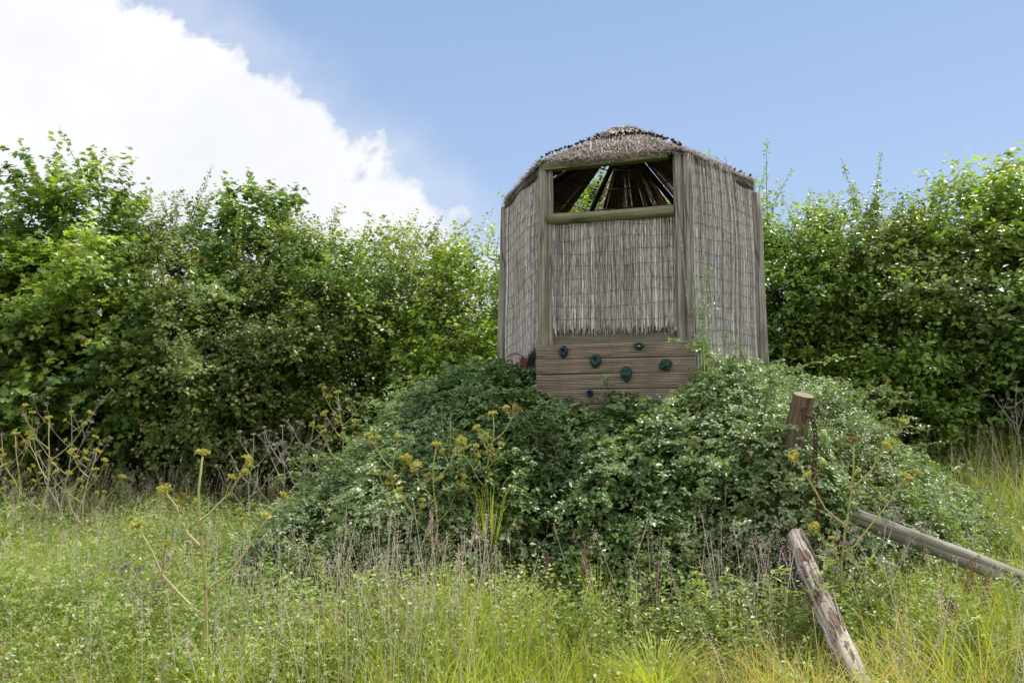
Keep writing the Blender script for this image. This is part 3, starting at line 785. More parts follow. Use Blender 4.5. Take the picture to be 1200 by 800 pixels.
# ------------------------------------------------------------------ umbel plants
def umbel(ge_s, ge_u, c, d, r, dead):
    d = unit(np.asarray(d, float)); rays = random.randint(10, 15)
    a = np.cross(d, [0.3, .9, .1]); a = unit(a); b = np.cross(d, a)
    for i in range(rays):
        th = 2.4 * i; q = math.sqrt((i + .5) / rays)
        tip = c + d * r * (.75 - .25 * q * q) + (a * math.cos(th) + b * math.sin(th)) * r * q * .9
        ge_s.tube([c, (c + tip) / 2 + d * r * .1, tip], [.0022, .0016, .0012], 3, (.4 + .4 * random.random(), 0, 0), cap=False)
        m = 4 if dead == 2 else 9
        P = tip + RNG.normal(size=(m, 3)) * r * .11
        tp = (np.array([[0, 0, 0], [.45, .5, .1], [0, 1, 0], [-.45, .5, .1]]), [[0, 1, 2, 3]])
        t = tint_arr(m); t[:, 0] = np.clip((.55 if dead == 2 else .15 if dead else .75) + RNG.normal(0, .18, m), 0, 1)
        leaves(ge_u, P, RNG.normal(size=(m, 3)), RNG.normal(size=(m, 3)) + d, RNG.uniform(.012, .022, m) * (r / .07) ** .5, tp, t)

def umbel_plant(name, label, u, d, vtop, kind, lean=0, thick=.012, nb=5, group=None, pts=None, spread=.55, brown=.12):
    X = spot(u, 500, d)[0]; g0 = float(H(X, d))
    top = TZ(u, vtop, d); h = max(top - g0, .35)
    t = thing(name, (X, d, g0), label, 'plant', group)
    st = Geo()
    dead = kind == 'dead'
    nn = 9; s = np.linspace(0, 1, nn)
    ph = random.random() * 6
    path = np.stack([lean * s + .025 * np.sin(s * 8 + ph), .02 * np.cos(s * 7 + ph), -.05 + (h * .93 + .05) * s], 1)
    st.tube(path, thick * (1 - .65 * s), 7, (.85 if kind == 'yellow' else .6, 0, 0), cap=True)
    for f in (.3, .52, .72):
        p = np.array([np.interp(f, s, path[:, c]) for c in range(3)])
        st.tube([p - [0, 0, .012], p, p + [0, 0, .015]], [thick * .8, thick * 1.15 * (1 - .5 * f), thick * .7], 7, (.15, 0, 0))
    heads = [(path[-1], path[-1] - path[-2], random.uniform(.045, .065))]; sheath = []
    for i in range(nb):
        f = .38 + .5 * (i + random.random() * .6) / nb
        p = np.array([np.interp(f, s, path[:, c]) for c in range(3)])
        az = (0 if i % 2 else math.pi) + random.uniform(-.9, .9)
        L_ = h * spread * random.uniform(.55, 1.0) * (1.15 - f * .6)
        out = np.array([math.cos(az), math.sin(az) * .8, 0])
        q = np.linspace(0, 1, 6)[:, None]
        sheath += [p, p + out * .02]
        br = p + out * L_ * .62 * q + RNG.normal(size=(6, 3)) * .012 * L_ * 2 * q + np.array([0, 0, 1]) * L_ * (.35 * q + .42 * q ** 2)
        st.tube(br, thick * np.linspace(.55, .22, 6), 5, (.7 + .3 * random.random(), 0, 0), cap=False)
        heads.append((br[-1], br[-1] - br[-2], random.uniform(.035, .06)))
        for k in range(3):
            ff = random.uniform(.45, .8); pp = np.array([np.interp(ff, q[:, 0], br[:, c]) for c in range(3)])
            o2 = unit(np.array([random.uniform(-1, 1), random.uniform(-1, 1), 1.1])) * L_ * random.uniform(.25, .4)
            st.tube([pp, pp + o2 * .5 + [0, 0, .01], pp + o2], [thick * .25, thick * .2, thick * .14], 4, (.6, 0, 0), cap=False)
            heads.append((pp + o2, o2, random.uniform(.022, .04)))
    us_all = []
    for c, dr, r in heads:
        us = Geo(); dd_ = dead or random.random() < brown
        umbel(st, us, c, dr, r * (.82 if not dead else .6), 2 if dead else dd_)
        us.link('umbel', M['umbel'] if not dead else M['deadstem'], t)
    if not dead:
        sh = Geo(); c = np.array(sheath + [h_[0] - unit(h_[1]) * .03 for h_ in heads[1:]]); m = len(c) * 3; P = np.repeat(c, 3, 0) + RNG.normal(size=(m, 3)) * [.012, .012, .02]
        t_ = tint_arr(m); t_[:, 2] = RNG.uniform(.5, 1, m)
        leaves(sh, P, RNG.normal(size=(m, 3)), RNG.normal(size=(m, 3)) + [0, 0, -.5], RNG.uniform(.02, .05, m), T_NARROW, t_)
        sh.link('dry_leaves', M['dryleaf'], t)
    st.link('stem', M['umbelstem'] if not dead else M['deadstem'], t)
    return t
G1 = 'tall yellowing umbel plants going to seed'
G2 = 'dry grey umbel skeletons'
ups = [
 ('yellow umbel plant with orange-brown leaf sheaths, nearest the left edge', 28, 8.6, 500, 'yellow', -.05, .011, 4),
 ('tallest yellow umbel plant of the clump at the left edge', 52, 8.2, 478, 'yellow', .08, .012, 5),
 ('bent yellow umbel plant on the right of the clump at the left edge', 98, 8.0, 520, 'yellow', .12, .011, 5),
 ('tall bare yellow umbel stalk forking over the bright green grass tuft', 248, 4.3, 512, 'fork', -.03, .016, 4),
 ('yellow umbel plant on the left shoulder of the mound, above the dead stems', 402, 7.9, 452, 'yellow', -.03, .010, 5),
 ('yellow umbel plant standing in front of the brambles, left of the mound middle', 508, 5.75, 512, 'green', .03, .010, 4),
 ('thin brownish umbel plant on the left face of the brambles', 462, 6.2, 505, 'green', .02, .008, 3),
 ('green-stemmed umbel plant below the left end of the climbing boards', 570, 6.0, 478, 'green', .04, .010, 4),
 ('tall leaning yellow-green umbel stalk between the chain and the grey rail', 968, 4.9, 500, 'green', .16, .012, 4),
]
for lb, u, d, v, kd, ln, th, nb in ups:
    umbel_plant('umbel_plant', lb, u, d, v, kd, ln, th, nb, G1, brown=.4 if u > 900 else .12)
dps = [
 ('dry grey umbel skeleton cut by the left edge', 2, 8.8, 500, .0, 5),
 ('tallest dry grey umbel skeleton, among the yellow plants at left', 78, 8.4, 462, .05, 6),
 ('leaning dry grey umbel skeleton right of the yellow clump at left', 62, 8.7, 512, .5, 5),
 ('short dry umbel skeleton under the dark trees, left of its clump', 300, 8.6, 500, -.05, 5),
 ('dense dry umbel skeleton in the middle of the clump left of the mound', 330, 8.3, 490, .04, 6),
 ('dry umbel skeleton leaning against the left edge of the brambles', 356, 8.1, 478, .08, 6),
 ('dark twiggy dead stalk in the grass left of the bright green tuft', 168, 5.0, 655, .12, 7),
 ('thin dry stalk fanning out beside the grey rail', 1010, 4.9, 600, .1, 6),
 ('dry bleached stalk at the foot of the right hedge, near the right edge', 1192, 9.6, 440, .02, 4),
]
for lb, u, d, v, ln, nb in dps:
    umbel_plant('dead_umbel_plant', lb, u, d, v, 'dead', ln, .008, nb, G2, spread=.6)

# ------------------------------------------------------------------ leafy weeds, docks, tuft
def weed_proto(label, loc, h, dense=1.0):
    t = thing('leafy_weed', loc, label, 'plant', 'upright leafy weeds in the meadow')
    st = Geo(); lf = Geo()
    for b in range(5):
        a = random.uniform(0, 6.28); q = np.linspace(0, 1, 7)[:, None]; hh = h * random.uniform(.45, 1)
        path = np.array([math.cos(a), math.sin(a), 0]) * hh * .22 * q ** 1.4 + np.array([0, 0, hh]) * q
        st.tube(path, np.linspace(.0045, .0015, 7), 5, (.2, 0, 0), cap=False)
        m = int(hh * 120 * dense); tt = RNG.uniform(.12, 1, m)
        P = np.stack([np.interp(tt, q[:, 0], path[:, c]) for c in range(3)], 1)
        az = RNG.uniform(0, 6.28, m); D = np.stack([np.cos(az), np.sin(az), .45 + 0 * az], 1)
        ti = tint_arr(m); ti[:, 1] = np.clip(.2 + .6 * tt, 0, 1)
        leaves(lf, P, unit(np.array([0, 0, 1]) - D * .4 + RNG.normal(size=(m, 3)) * .25), D, (.03 + .045 * np.sin(tt * 2.6)) * RNG.uniform(.8, 1.3, m), T_NARROW, ti)
    st.link('stem', M['umbelstem'], t); lf.link('leaves', M['herb'], t)
    return t
wl = [
 ('pale green leafy weed in front of the chain, hiding the top of the peeling log', 938, 4.62, 1.15),
 ('pale green leafy weed on the left end of the grey rail', 1000, 4.8, 1.0),
 ('dull green leafy weed in the shade under the climbing boards', 665, 5.5, .85),
 ('leafy weed in the grass left of the peeling log', 870, 4.3, .8),
 ('leafy weed growing up in front of the grey rail, near its middle', 1095, 4.1, .95),
 ('leafy weed growing in front of the right end of the grey rail', 1165, 4.0, .95),
 ('leafy weed low in the grass between the log and the rail', 1040, 4.1, .7),
 ('leafy weed at the left foot of the brambles, below the dead stems', 395, 5.6, .75),
 ('leafy weed against the brambles, left of the bright green tuft', 330, 5.9, .8),
 ('leafy weed in front of the dark brambles, left of the middle', 480, 5.3, .7),
 ('leafy weed among the brambles right of the mound', 1075, 6.4, .9),
 ('leafy weed at the left edge below the yellow umbels', 12, 7.6, 1.1),
 ('leafy weed in the lower right corner of the meadow', 1130, 3.6, .7),
]
for u_, d_, s_, w_ in ((672, 5.0, .7, 'behind the tallest dock spike'), (742, 5.1, .75, 'right of the tallest dock spike'), (792, 5.05, .85, 'before the brambles below the right corner of the tower'),
    (848, 4.6, .95, 'before the brambles, left of the leaning post'), (893, 4.9, .9, 'left of the dark post stub'), (972, 4.6, .85, 'filling the gap between the peeling log and the grey rail'),
    (1055, 4.9, .85, 'behind the left part of the grey rail'), (610, 5.2, .8, 'among the seeding grass, below the left end of the climbing boards'), (545, 4.9, .8, 'at the foot of the dark brambles, left of the middle'),
    (440, 5.1, .8, 'at the foot of the left brambles'), (1130, 6.0, 1.0, 'on the slope at the right end of the brambles'), (1180, 6.6, 1.0, 'on the slope near the right edge'), (1190, 4.6, .9, 'behind the right end of the grey rail')):
    wl.append(('leafy weed ' + w_, u_, d_, s_))
wp = []
for i, (lb, u, d, s) in enumerate(wl):
    X = spot(u, 600, d)[0]; loc = (X, d, float(H(X, d)) - .02)
    if i < 3:
        wp.append(weed_proto(lb, loc, .82)); wp[-1].scale = (s,) * 3
    else:
        copy_thing(wp[i % 3], loc, random.uniform(0, 6), lb, s)

def dock_proto(label, loc):
    t = thing('dock_plant', loc, label, 'plant', 'rusty seed spikes of dock')
    st = Geo(); sd = Geo()
    for b in range(2):
        q = np.linspace(0, 1, 7)[:, None]; a = random.uniform(0, 6.28)
        path = np.array([math.cos(a), math.sin(a), 0]) * .1 * q ** 2 + np.array([0, 0, .8 - .15 * b]) * q
        st.tube(path, np.linspace(.004, .0015, 7), 5, (.9, 0, 0), cap=False)
        m = 260; tt = RNG.uniform(.72, 1.0, m)
        P = np.stack([np.interp(tt, q[:, 0], path[:, c]) for c in range(3)], 1) + RNG.normal(size=(m, 3)) * np.array([.014, .014, .006])
        tp = (np.array([[0, 0, 0], [.5, .5, .15], [0, 1, 0], [-.5, .5, .15]]), [[0, 1, 2, 3]])
        leaves(sd, P, RNG.normal(size=(m, 3)), RNG.normal(size=(m, 3)), RNG.uniform(.008, .014, m), tp, tint_arr(m))
    st.link('stem', M['umbelstem'], t); sd.link('seed_spike', M['dock'], t)
    return t
dl = [('pinkish brown dock spike against the dark brambles, tallest near the middle', 690, 5.4, .98),
      ('small dock spike right of the tallest one', 765, 5.3, .85),
      ('dock spike in front of the middle of the grey rail', 1130, 4.3, 1.0),
      ('dock spike just left of the one crossing the grey rail', 1112, 4.4, 1.05),
      ('dock spike low in the grass left of the bright green tuft', 185, 5.0, .7),
      ('dock spike over the dark brambles, left of the tallest one', 640, 5.5, .8)]
dp = None
for lb, u, d, s in dl:
    X = spot(u, 600, d)[0]; loc = (X, d, float(H(X, d)) - .02)
    if dp is None: dp = dock_proto(lb, loc); dp.scale = (s,) * 3
    else: copy_thing(dp, loc, random.uniform(0, 6), lb, s)

def tuft(label, u, d, n, h, stiff=1.0):
    X = spot(u, 700, d)[0]; z0 = float(H(X, d))
    ge = Geo(); a = RNG.uniform(0, 6.28, n); dirb = np.stack([np.cos(a), np.sin(a), 0 * a], 1)
    hh = h * RNG.uniform(.6, 1.1, n); bend = hh * RNG.uniform(.25, .9, n) * stiff; sd = np.stack([-np.sin(a), np.cos(a), 0 * a], 1)
    B = dirb * RNG.uniform(0, .06, n)[:, None]; lv = []
    for s, ww in ((0, .8), (.4, 1), (.75, .7), (1, .1)):
        c = B + dirb * (bend * s ** 1.7)[:, None]; c[:, 2] += hh * (s - .3 * s ** 3)
        lv += [c - sd * .0045 * ww * (.35 + .65 * stiff), c + sd * .0045 * ww * (.35 + .65 * stiff)]
    t = tint_arr(n, .85); ge.add_arr(np.stack(lv, 1), [[0, 1, 3, 2], [2, 3, 5, 4], [4, 5, 7, 6]], t)
    o = ge.link('grass_tuft', M['grass']); o.location = (X, d, z0)
    tag(o, label, 'grass tuft', 'bright grass tufts')
tuft('bright green arching grass tuft around the foot of the tall forked stalk', 256, 4.25, 420, .55)
tuft('bright green grass tuft in the foreground, just right of the middle', 768, 4.2, 300, .55)
tuft('straw-green grass tuft leaning over the lower end of the peeling log', 955, 3.75, 260, .62)
tuft('grass tuft just right of the peeling log, near the bottom of the photo', 1015, 4.05, 200, .6)
tuft('tall thin green grass stalks before the brambles, below the left end of the boards', 575, 5.75, 60, 1.05, .28)
tuft('tall thin green grass stalks at the bramble foot, below the middle boards', 700, 5.35, 60, .95, .3)
tuft('fresh green grass tuft in front of the dark tree stems at left', 168, 9.2, 260, .6)

# ------------------------------------------------------------------ tower
tower = thing('play_tower', (TC[0], TC[1], float(H(*TC))), 'six-sided wooden play tower with grey reed walls and a thatched roof', 'tower')
T0 = np.array([TC[0], TC[1], float(H(*TC))])
def loc3(p): return np.asarray(p, float) - T0
ZE = 4.27          # eave height
ZA = 4.985          # apex height
RF = hexv(0); RR = hexv(1); BR = hexv(2); BL = hexv(3); LL = hexv(4); LF = hexv(5)
def post(p, z0, z1, r, mat, name='post', top=True, lean=(0, 0), sides=18):
    g = Geo(); nn = 12; s = np.linspace(0, 1, nn)
    P = np.stack([lean[0] * (1 - s) + .004 * np.sin(s * 9), lean[1] * (1 - s) + .003 * np.cos(s * 7), (z1 - z0) * (s - 1)], 1)
    rr = r * (1 + .02 * np.sin(s * 6 + 1)); rr[-1] *= .93
    g.tube(P, rr, sides, wob=.012)
    o = g.link(name, mat, tower); o.location = loc3((p[0], p[1], z1))
    return o
def outw(p, k): q = p - TC; q = q / np.linalg.norm(q); return p + q * k
zL = TZ(637, 199, 7.45); zR = TZ(805, 178, 7.1)
post(outw(LF, .0), 1.3, zL, .052, M['green_post'])
t_ = np.array([math.cos(PHI), -math.sin(PHI)])
post(LF + t_ * .074 + nF * -.01, 1.3, zL - .0, .028, M['green_post'], 'slim_post')
post(RF + t_ * -.036, 1.3, zR, .046, M['post'])
post(RF + t_ * .044 - nF * .01, 1.3, zR - .01, .046, M['post'])
zRR = TZ(893, 224, 8.0); zLL = TZ(588, 243, 8.8)
post(outw(RR, .045), 1.3, zRR, .066, M['post'], lean=(.03, 0))
post(outw(LL, .03), 1.3, zLL, .062, M['green_post'], lean=(-.06, 0))
post(BR, 1.3, ZE - .05, .062, M['post']); post(BL, 1.3, ZE - .05, .062, M['post'])

def bar(p0, p1, r, mat, name, sides=14, wob=.012, box=None):
    """round bar along local X between two world points"""
    p0 = np.asarray(p0, float); p1 = np.asarray(p1, float); L_ = np.linalg.norm(p1 - p0)
    g = Geo(); s = np.linspace(0, 1, 9)
    if box:
        nx = 9
        for i in range(1):
            g.box((L_ / 2, 0, 0), L_, box[0], box[1])
    else:
        g.tube(np.stack([L_ * s, .004 * np.sin(s * 8), .004 * np.cos(s * 6)], 1), r * (1 + .02 * np.sin(s * 9)), sides, wob=wob)
    o = g.link(name, mat, tower)
    o.location = loc3(p0)
    o.rotation_euler = Vector(p1 - p0).to_track_quat('X', 'Z').to_euler()
    if box:
        bv = o.modifiers.new('bevel', 'BEVEL'); bv.width = .006; bv.segments = 2
    return o
# opening: rail below, beam above
zr = TZ(720, 251, 7.27)
a0 = LF + t_ * .055 + nF * .005; a1 = RF + t_ * -.075 + nF * .005
bar((*a0, zr), (*a1, zr), .055, M['rail'], 'rail')
zb = TZ(720, 186, 7.27)
b0 = LF + t_ * -.03 - nF * .0; b1 = RF + t_ * -.12
bar((*b0, zb - .02 + .005), (*b1, zb + .005), .05, M['rail'], 'top_beam', box=(.09, .085))
for i in range(1, 5):
    bar((*hexv(i), ZE - .07), (*hexv(i + 1), ZE - .07), .05, M['rafter'], 'eave_beam')
bar((*RF, ZE - .07), (*RR, ZE - .07), .045, M['rafter'], 'eave_beam')
# lower rail behind the reed screen


# reed screens
def reed_panel(p, q, zb0, zb1, zt0, zt1, off, sag=0.0, name='reed_screen', inset=(.05, .05), ragged=.02, mat='reed', dens=195):
    """reeds standing between world points p and q (x, y); bottoms zb0->zb1, tops zt0->zt1"""
    p = np.asarray(p, float); q = np.asarray(q, float); d = (q - p); L_ = np.linalg.norm(d); d /= L_
    nn_ = np.array([d[1], -d[0]])
    mid = (p + q) / 2
    if np.dot(nn_, mid - TC) < 0: nn_ = -nn_
    g = Geo(); n = int((L_ - inset[0] - inset[1]) * dens)
    lv = 9
    for layer in range(2):
        xs = np.linspace(inset[0], L_ - inset[1], n) + RNG.normal(0, .0018, n)
        f = xs / L_
        z0 = zb0 + (zb1 - zb0) * f + RNG.normal(0, ragged, n) - (RNG.uniform(size=n) < .4) * RNG.uniform(.01, .075, n); z1 = zt0 + (zt1 - zt0) * f + RNG.normal(0, .006, n)
        r = RNG.uniform(.0018, .0042, n); sides = 5
        lean = RNG.normal(0, .005, n) + (RNG.uniform(size=n) < .04) * RNG.normal(0, .045, n)
        brk = RNG.uniform(size=n) < .05; z1 = np.where(brk, z1 - RNG.uniform(.05, .5, n), z1)
        s = np.linspace(0, 1, lv)
        th = np.arange(sides) / sides * 2 * math.pi
        z = z0[:, None] + (z1 - z0)[:, None] * s
        wob = .0025 * np.sin(s[None] * RNG.uniform(4, 15, (n, 1)) + RNG.uniform(0, 6, (n, 1)))
        bul = sag * np.sin(f * math.pi)[:, None] * np.sin(s * math.pi)[None] + .012 * np.sin(xs[:, None] * 7 + s[None] * 3) + .008 * np.sin(s[None] * 9 + xs[:, None] * 2)
        X = xs[:, None] + lean[:, None] * s + wob
        O = off + bul - layer * .008 + RNG.normal(0, .0022, (n, 1))
        V = np.zeros((n, lv, sides, 3))
        rr = r[:, None, None] * (1 + .15 * RNG.normal(size=(n, lv, 1)))
        for c in range(2):
            V[..., c] = p[c] + d[c] * (X[..., None] + rr * np.cos(th)) + nn_[c] * (O[..., None] + rr * np.sin(th))
        V[..., 2] = z[..., None]
        V = V.reshape(n, lv * sides, 3) - T0
        F = [[i * sides + j, i * sides + (j + 1) % sides, (i + 1) * sides + (j + 1) % sides, (i + 1) * sides + j] for i in range(lv - 1) for j in range(sides)]
        t = tint_arr(n); t[:, 0] = np.clip(RNG.beta(1.5, 1.6, n) * (.5 if layer else 1), 0, 1)
        g.add_arr(V, F, t, smooth=True)
    o = g.link(name, M[mat], tower)
    # binding wires: pairs of thin strands weaving over the reeds
    w_ = Geo(); rows = int(round((min(zt0, zt1) - max(zb0, zb1)) / .128))
    for k in range(rows):
        x = np.linspace(inset[0] - .01, L_ - inset[1] + .01, 46); f = x / L_
        zc = (zb0 + (zb1 - zb0) * f) * (1 - (k + .6) / rows) + (zt0 + (zt1 - zt0) * f) * ((k + .6) / rows)
        zc = zc + .012 * np.sin(x * 5 + k * 1.7) + .006 * np.sin(x * 17 + k) + RNG.normal(0, .002, len(x))
        s = (zc - (zb0 + (zb1 - zb0) * f)) / ((zt0 + (zt1 - zt0) * f) - (zb0 + (zb1 - zb0) * f))
        bul = sag * np.sin(f * math.pi) * np.sin(s * math.pi) + .012 * np.sin(x * 7 + s * 3) + .008 * np.sin(s * 9 + x * 2)
        O = off + bul + .0055
        P = np.stack([p[0] + d[0] * x + nn_[0] * O, p[1] + d[1] * x + nn_[1] * O, zc], 1) - T0
        w_.tube(P, .0017, 4, cap=False)
    w_.link('binding_wire', M['wire'], o)
    return o
reed_panel(LF, RF, 2.60, 2.60, zr - .035, zr - .035, .0, sag=.0, inset=(.10, .085), ragged=.018)
zEL = ZE + .0
reed_panel(RF, RR, 2.1, 2.15, zR + .01, ZE + .05, .045, sag=.03, inset=(.09, -.01), ragged=.02)
reed_panel(LL, LF, 2.26, 2.50, ZE + .04, zL + .03, .035, sag=.02, inset=(-.0, .05), ragged=.03)
reed_panel(RR, BR, 2.1, 2.1, ZE, ZE, .0)
reed_panel(BR, BL, 2.1, 2.1, ZE - .02, ZE - .02, .0)
reed_panel(BL, LL, 2.1, 2.1, ZE, ZE, .0)
# plywood seen under the ragged ends of the front reeds
g = Geo(); g.box((0, 0, 0), 1.16, .018, .40)
ply = g.link('backing_board', M['ply'], tower); ply.location = loc3((*((LF + RF) / 2 - nF * .03), 2.60)); ply.rotation_euler = (0, 0, -PHI)
# long diagonal strip of trim beside the right front post
bar((*(RF + nF * .075 + t_ * -.02), 3.45), (*(RF + nF * .075 + t_ * .075), 2.35), .01, M['post'], 'trim_strip', sides=6)

# climbing boards, ridged
def ridged_board(Lx, hgt, th, jit):
    g = Geo(); nr = 9; prof = []
    z = -hgt / 2 + .003
    step = (hgt - .006) / nr
    prof.append((-th / 2 + .004, -hgt / 2))
    for i in range(nr):
        zz = z + i * step
        prof += [(-th / 2, zz + step * .18), (-th / 2, zz + step * .72), (-th / 2 + .0045, zz + step * .8), (-th / 2 + .0045, zz + step * .98)]
    prof.append((-th / 2 + .004, hgt / 2))
    prof += [(th / 2, hgt / 2), (th / 2, -hgt / 2)]
    prof = np.array(prof); m = len(prof); V = []
    xs = np.linspace(-Lx / 2, Lx / 2, 14)
    for i, x in enumerate(xs):
        wv = .0015 * math.sin(x * 5 + jit)
        V += [[x, a + wv, b + .0012 * math.sin(x * 7 + jit * 2)] for a, b in prof]
    F = [(i * m + j, i * m + (j + 1) % m, (i + 1) * m + (j + 1) % m, (i + 1) * m + j) for i in range(len(xs) - 1) for j in range(m)]
    F += [tuple(range(m))[::-1], tuple((len(xs) - 1) * m + j for j in range(m))]
    g.add(V, F)
    return g
front_mid = (LF + RF) / 2
bc = front_mid + nF * .09 + t_ * .015
Lb = 1.49
ztop_b = TZ(718, 401, 7.18)
boards = []
g = Geo(); g.box((0, 0, 0), 1.40, .05, 1.1)  # added box, stops light leaking between and under the climbing boards
o = g.link('backing_board', M['ply'], tower); o.location = loc3((*(front_mid + nF * .04), ztop_b - .58)); o.rotation_euler = (0, 0, -PHI)
hb = .145
for i in range(5):
    g = ridged_board(Lb + random.uniform(-.012, .012), hb - .006, .032, i * 2.1)
    o = g.link('climbing_board', M['board'], tower)
    o.location = loc3((*bc, ztop_b - hb * (i + .5))); o.rotation_euler = (0, R(random.uniform(-.25, .25)), -PHI)
    boards.append(o)
    for sx_ in (-Lb / 2 + .05, -.02, Lb / 2 - .05):
        for sz_ in (-.04, .04):
            g = Geo(); xx = sx_ + random.uniform(-.006, .006); zz = sz_ + random.uniform(-.006, .006)
            g.tube([[xx, -.012, zz], [xx, -.0185, zz], [xx, -.0195, zz]], [.0055, .0055, .003], 8)
            g.link('screw', M['wire'], o)

# moulded climbing holds
def hold(board, dx, dz, w_, h_, mat, face=True, rot=0, dep=.045, wedge=False):
    import bmesh
    bm = bmesh.new(); bmesh.ops.create_icosphere(bm, subdivisions=4, radius=1)
    for v in bm.verts:
        x, y, z = v.co
        taper = 1 - .28 * max(0, -z) + .05 * z
        if wedge: taper = 1 - .55 * max(0, -z) - .1 * max(0, z)
        X, Z = x * taper, z
        Y = y
        front = max(0, -y)
        if face:
            for ex in (-.38, .38):       # eye hollows
                q = math.exp(-(((X - ex) / .2) ** 2 + ((Z - .22) / .16) ** 2)); Y += q * .42 * front
            q = math.exp(-((X / .13) ** 2 + ((Z + .08) / .28) ** 2)); Y -= q * .32 * front   # nose ridge
            q = math.exp(-((X / .36) ** 2 + ((Z + .55) / .11) ** 2)); Y += q * .42 * front   # mouth
            q = math.exp(-((X / .7) ** 2 + ((Z - .52) / .13) ** 2)); Y -= q * .22 * front    # brow
        else:
            q = math.exp(-((X / .42) ** 2 + ((Z - .12) / .3) ** 2)); Y += q * .75 * front    # bolt hollow
            Y -= .2 * front * math.exp(-((Z - .65) / .2) ** 2)
        Y += .05 * math.sin(X * 7 + Z * 5)
        v.co = (X * w_ / 2, min(Y, .3) * dep, Z * h_ / 2)
    w_ *= 1.2; h_ *= 1.2
    for v in bm.verts: v.co.x *= 1.2; v.co.z *= 1.2; v.co.y *= 1.15
    for f in bm.faces: f.smooth = True
    me = bpy.data.meshes.new('climbing_hold'); bm.to_mesh(me); bm.free(); me.materials.append(mat)
    o = bpy.data.objects.new('climbing_hold', me); C.objects.link(o); o.parent = board
    o.location = (dx, -.016 - dep * .28, dz); o.rotation_euler = (0, rot, 0)
    return o
def bolt(board, dx, dz, y=-.045, r=.009):
    g = Geo(); g.tube([[dx, y + .01, dz], [dx, y - .004, dz], [dx, y - .006, dz]], [r, r, r * .7], 10)
    g.link('bolt', M['steel'], board)
def bx(u): return (u - 717.5) / 185 * Lb
h_ = hold(boards[0], bx(659), -.005, .072, .10, M['holdb'], face=False); h_['label'] = 'dark blue hold with a hollow'
bolt(boards[0], bx(659), .006, -.03)
hold(boards[1], bx(697), .045, .095, .115, M['holdg'], face=False, rot=.1)
hold(boards[0], bx(748), .03, .085, .06, M['holdg'], face=False); bolt(boards[0], bx(748), .03, -.05, .011)
h_ = hold(boards[2], bx(732.5), .06, .09, .125, M['holdg'], face=True); h_['label'] = 'green hold moulded as a small face'
hold(boards[1], bx(778), -.005, .11, .095, M['holdg'], face=True, rot=-.45, wedge=True)
hold(boards[3], bx(690), .03, .055, .06, M['holdb'], face=False)
g = Geo(); th = np.linspace(0, 2 * math.pi, 18)
g.tube(np.stack([bx(732) + .024 * np.cos(th), -.03 - .006 * np.sin(th), .0 + .024 * np.sin(th)], 1), .0055, 6, cap=False)
g.link('steel_ring', M['steel'], boards[3])

# roof: rafters along the hips, six thatched panels
apex = np.array([TC[0], TC[1], ZA])
def roofpt(i, f, s, lift=0):
    """point on roof panel i (between corner i and i+1); f across 0..1, s up the slope 0..1"""
    a = hexv(i, TS * 1.03); b = hexv(i + 1, TS * 1.03)
    e = np.array([*(a + (b - a) * f), ZE + .0])
    return e + (apex - e) * s + np.array([0, 0, lift + .012 * math.sin(math.pi * s)])
for i in range(6):
    c = hexv(i, TS * .98)
    g = Geo(); p0 = np.array([*c, ZE - .06]); p1 = apex - [0, 0, .10]
    v = p1 - p0; L_ = np.linalg.norm(v); s = np.linspace(0, 1, 6)
    g.tube(np.stack([0 * s, 0 * s, L_ * s], 1), .032, 8, wob=.03)
    o = g.link('rafter', M['rafter'], tower); o.location = loc3(p0); o.rotation_euler = Vector(v).to_track_quat('Z', 'Y').to_euler()
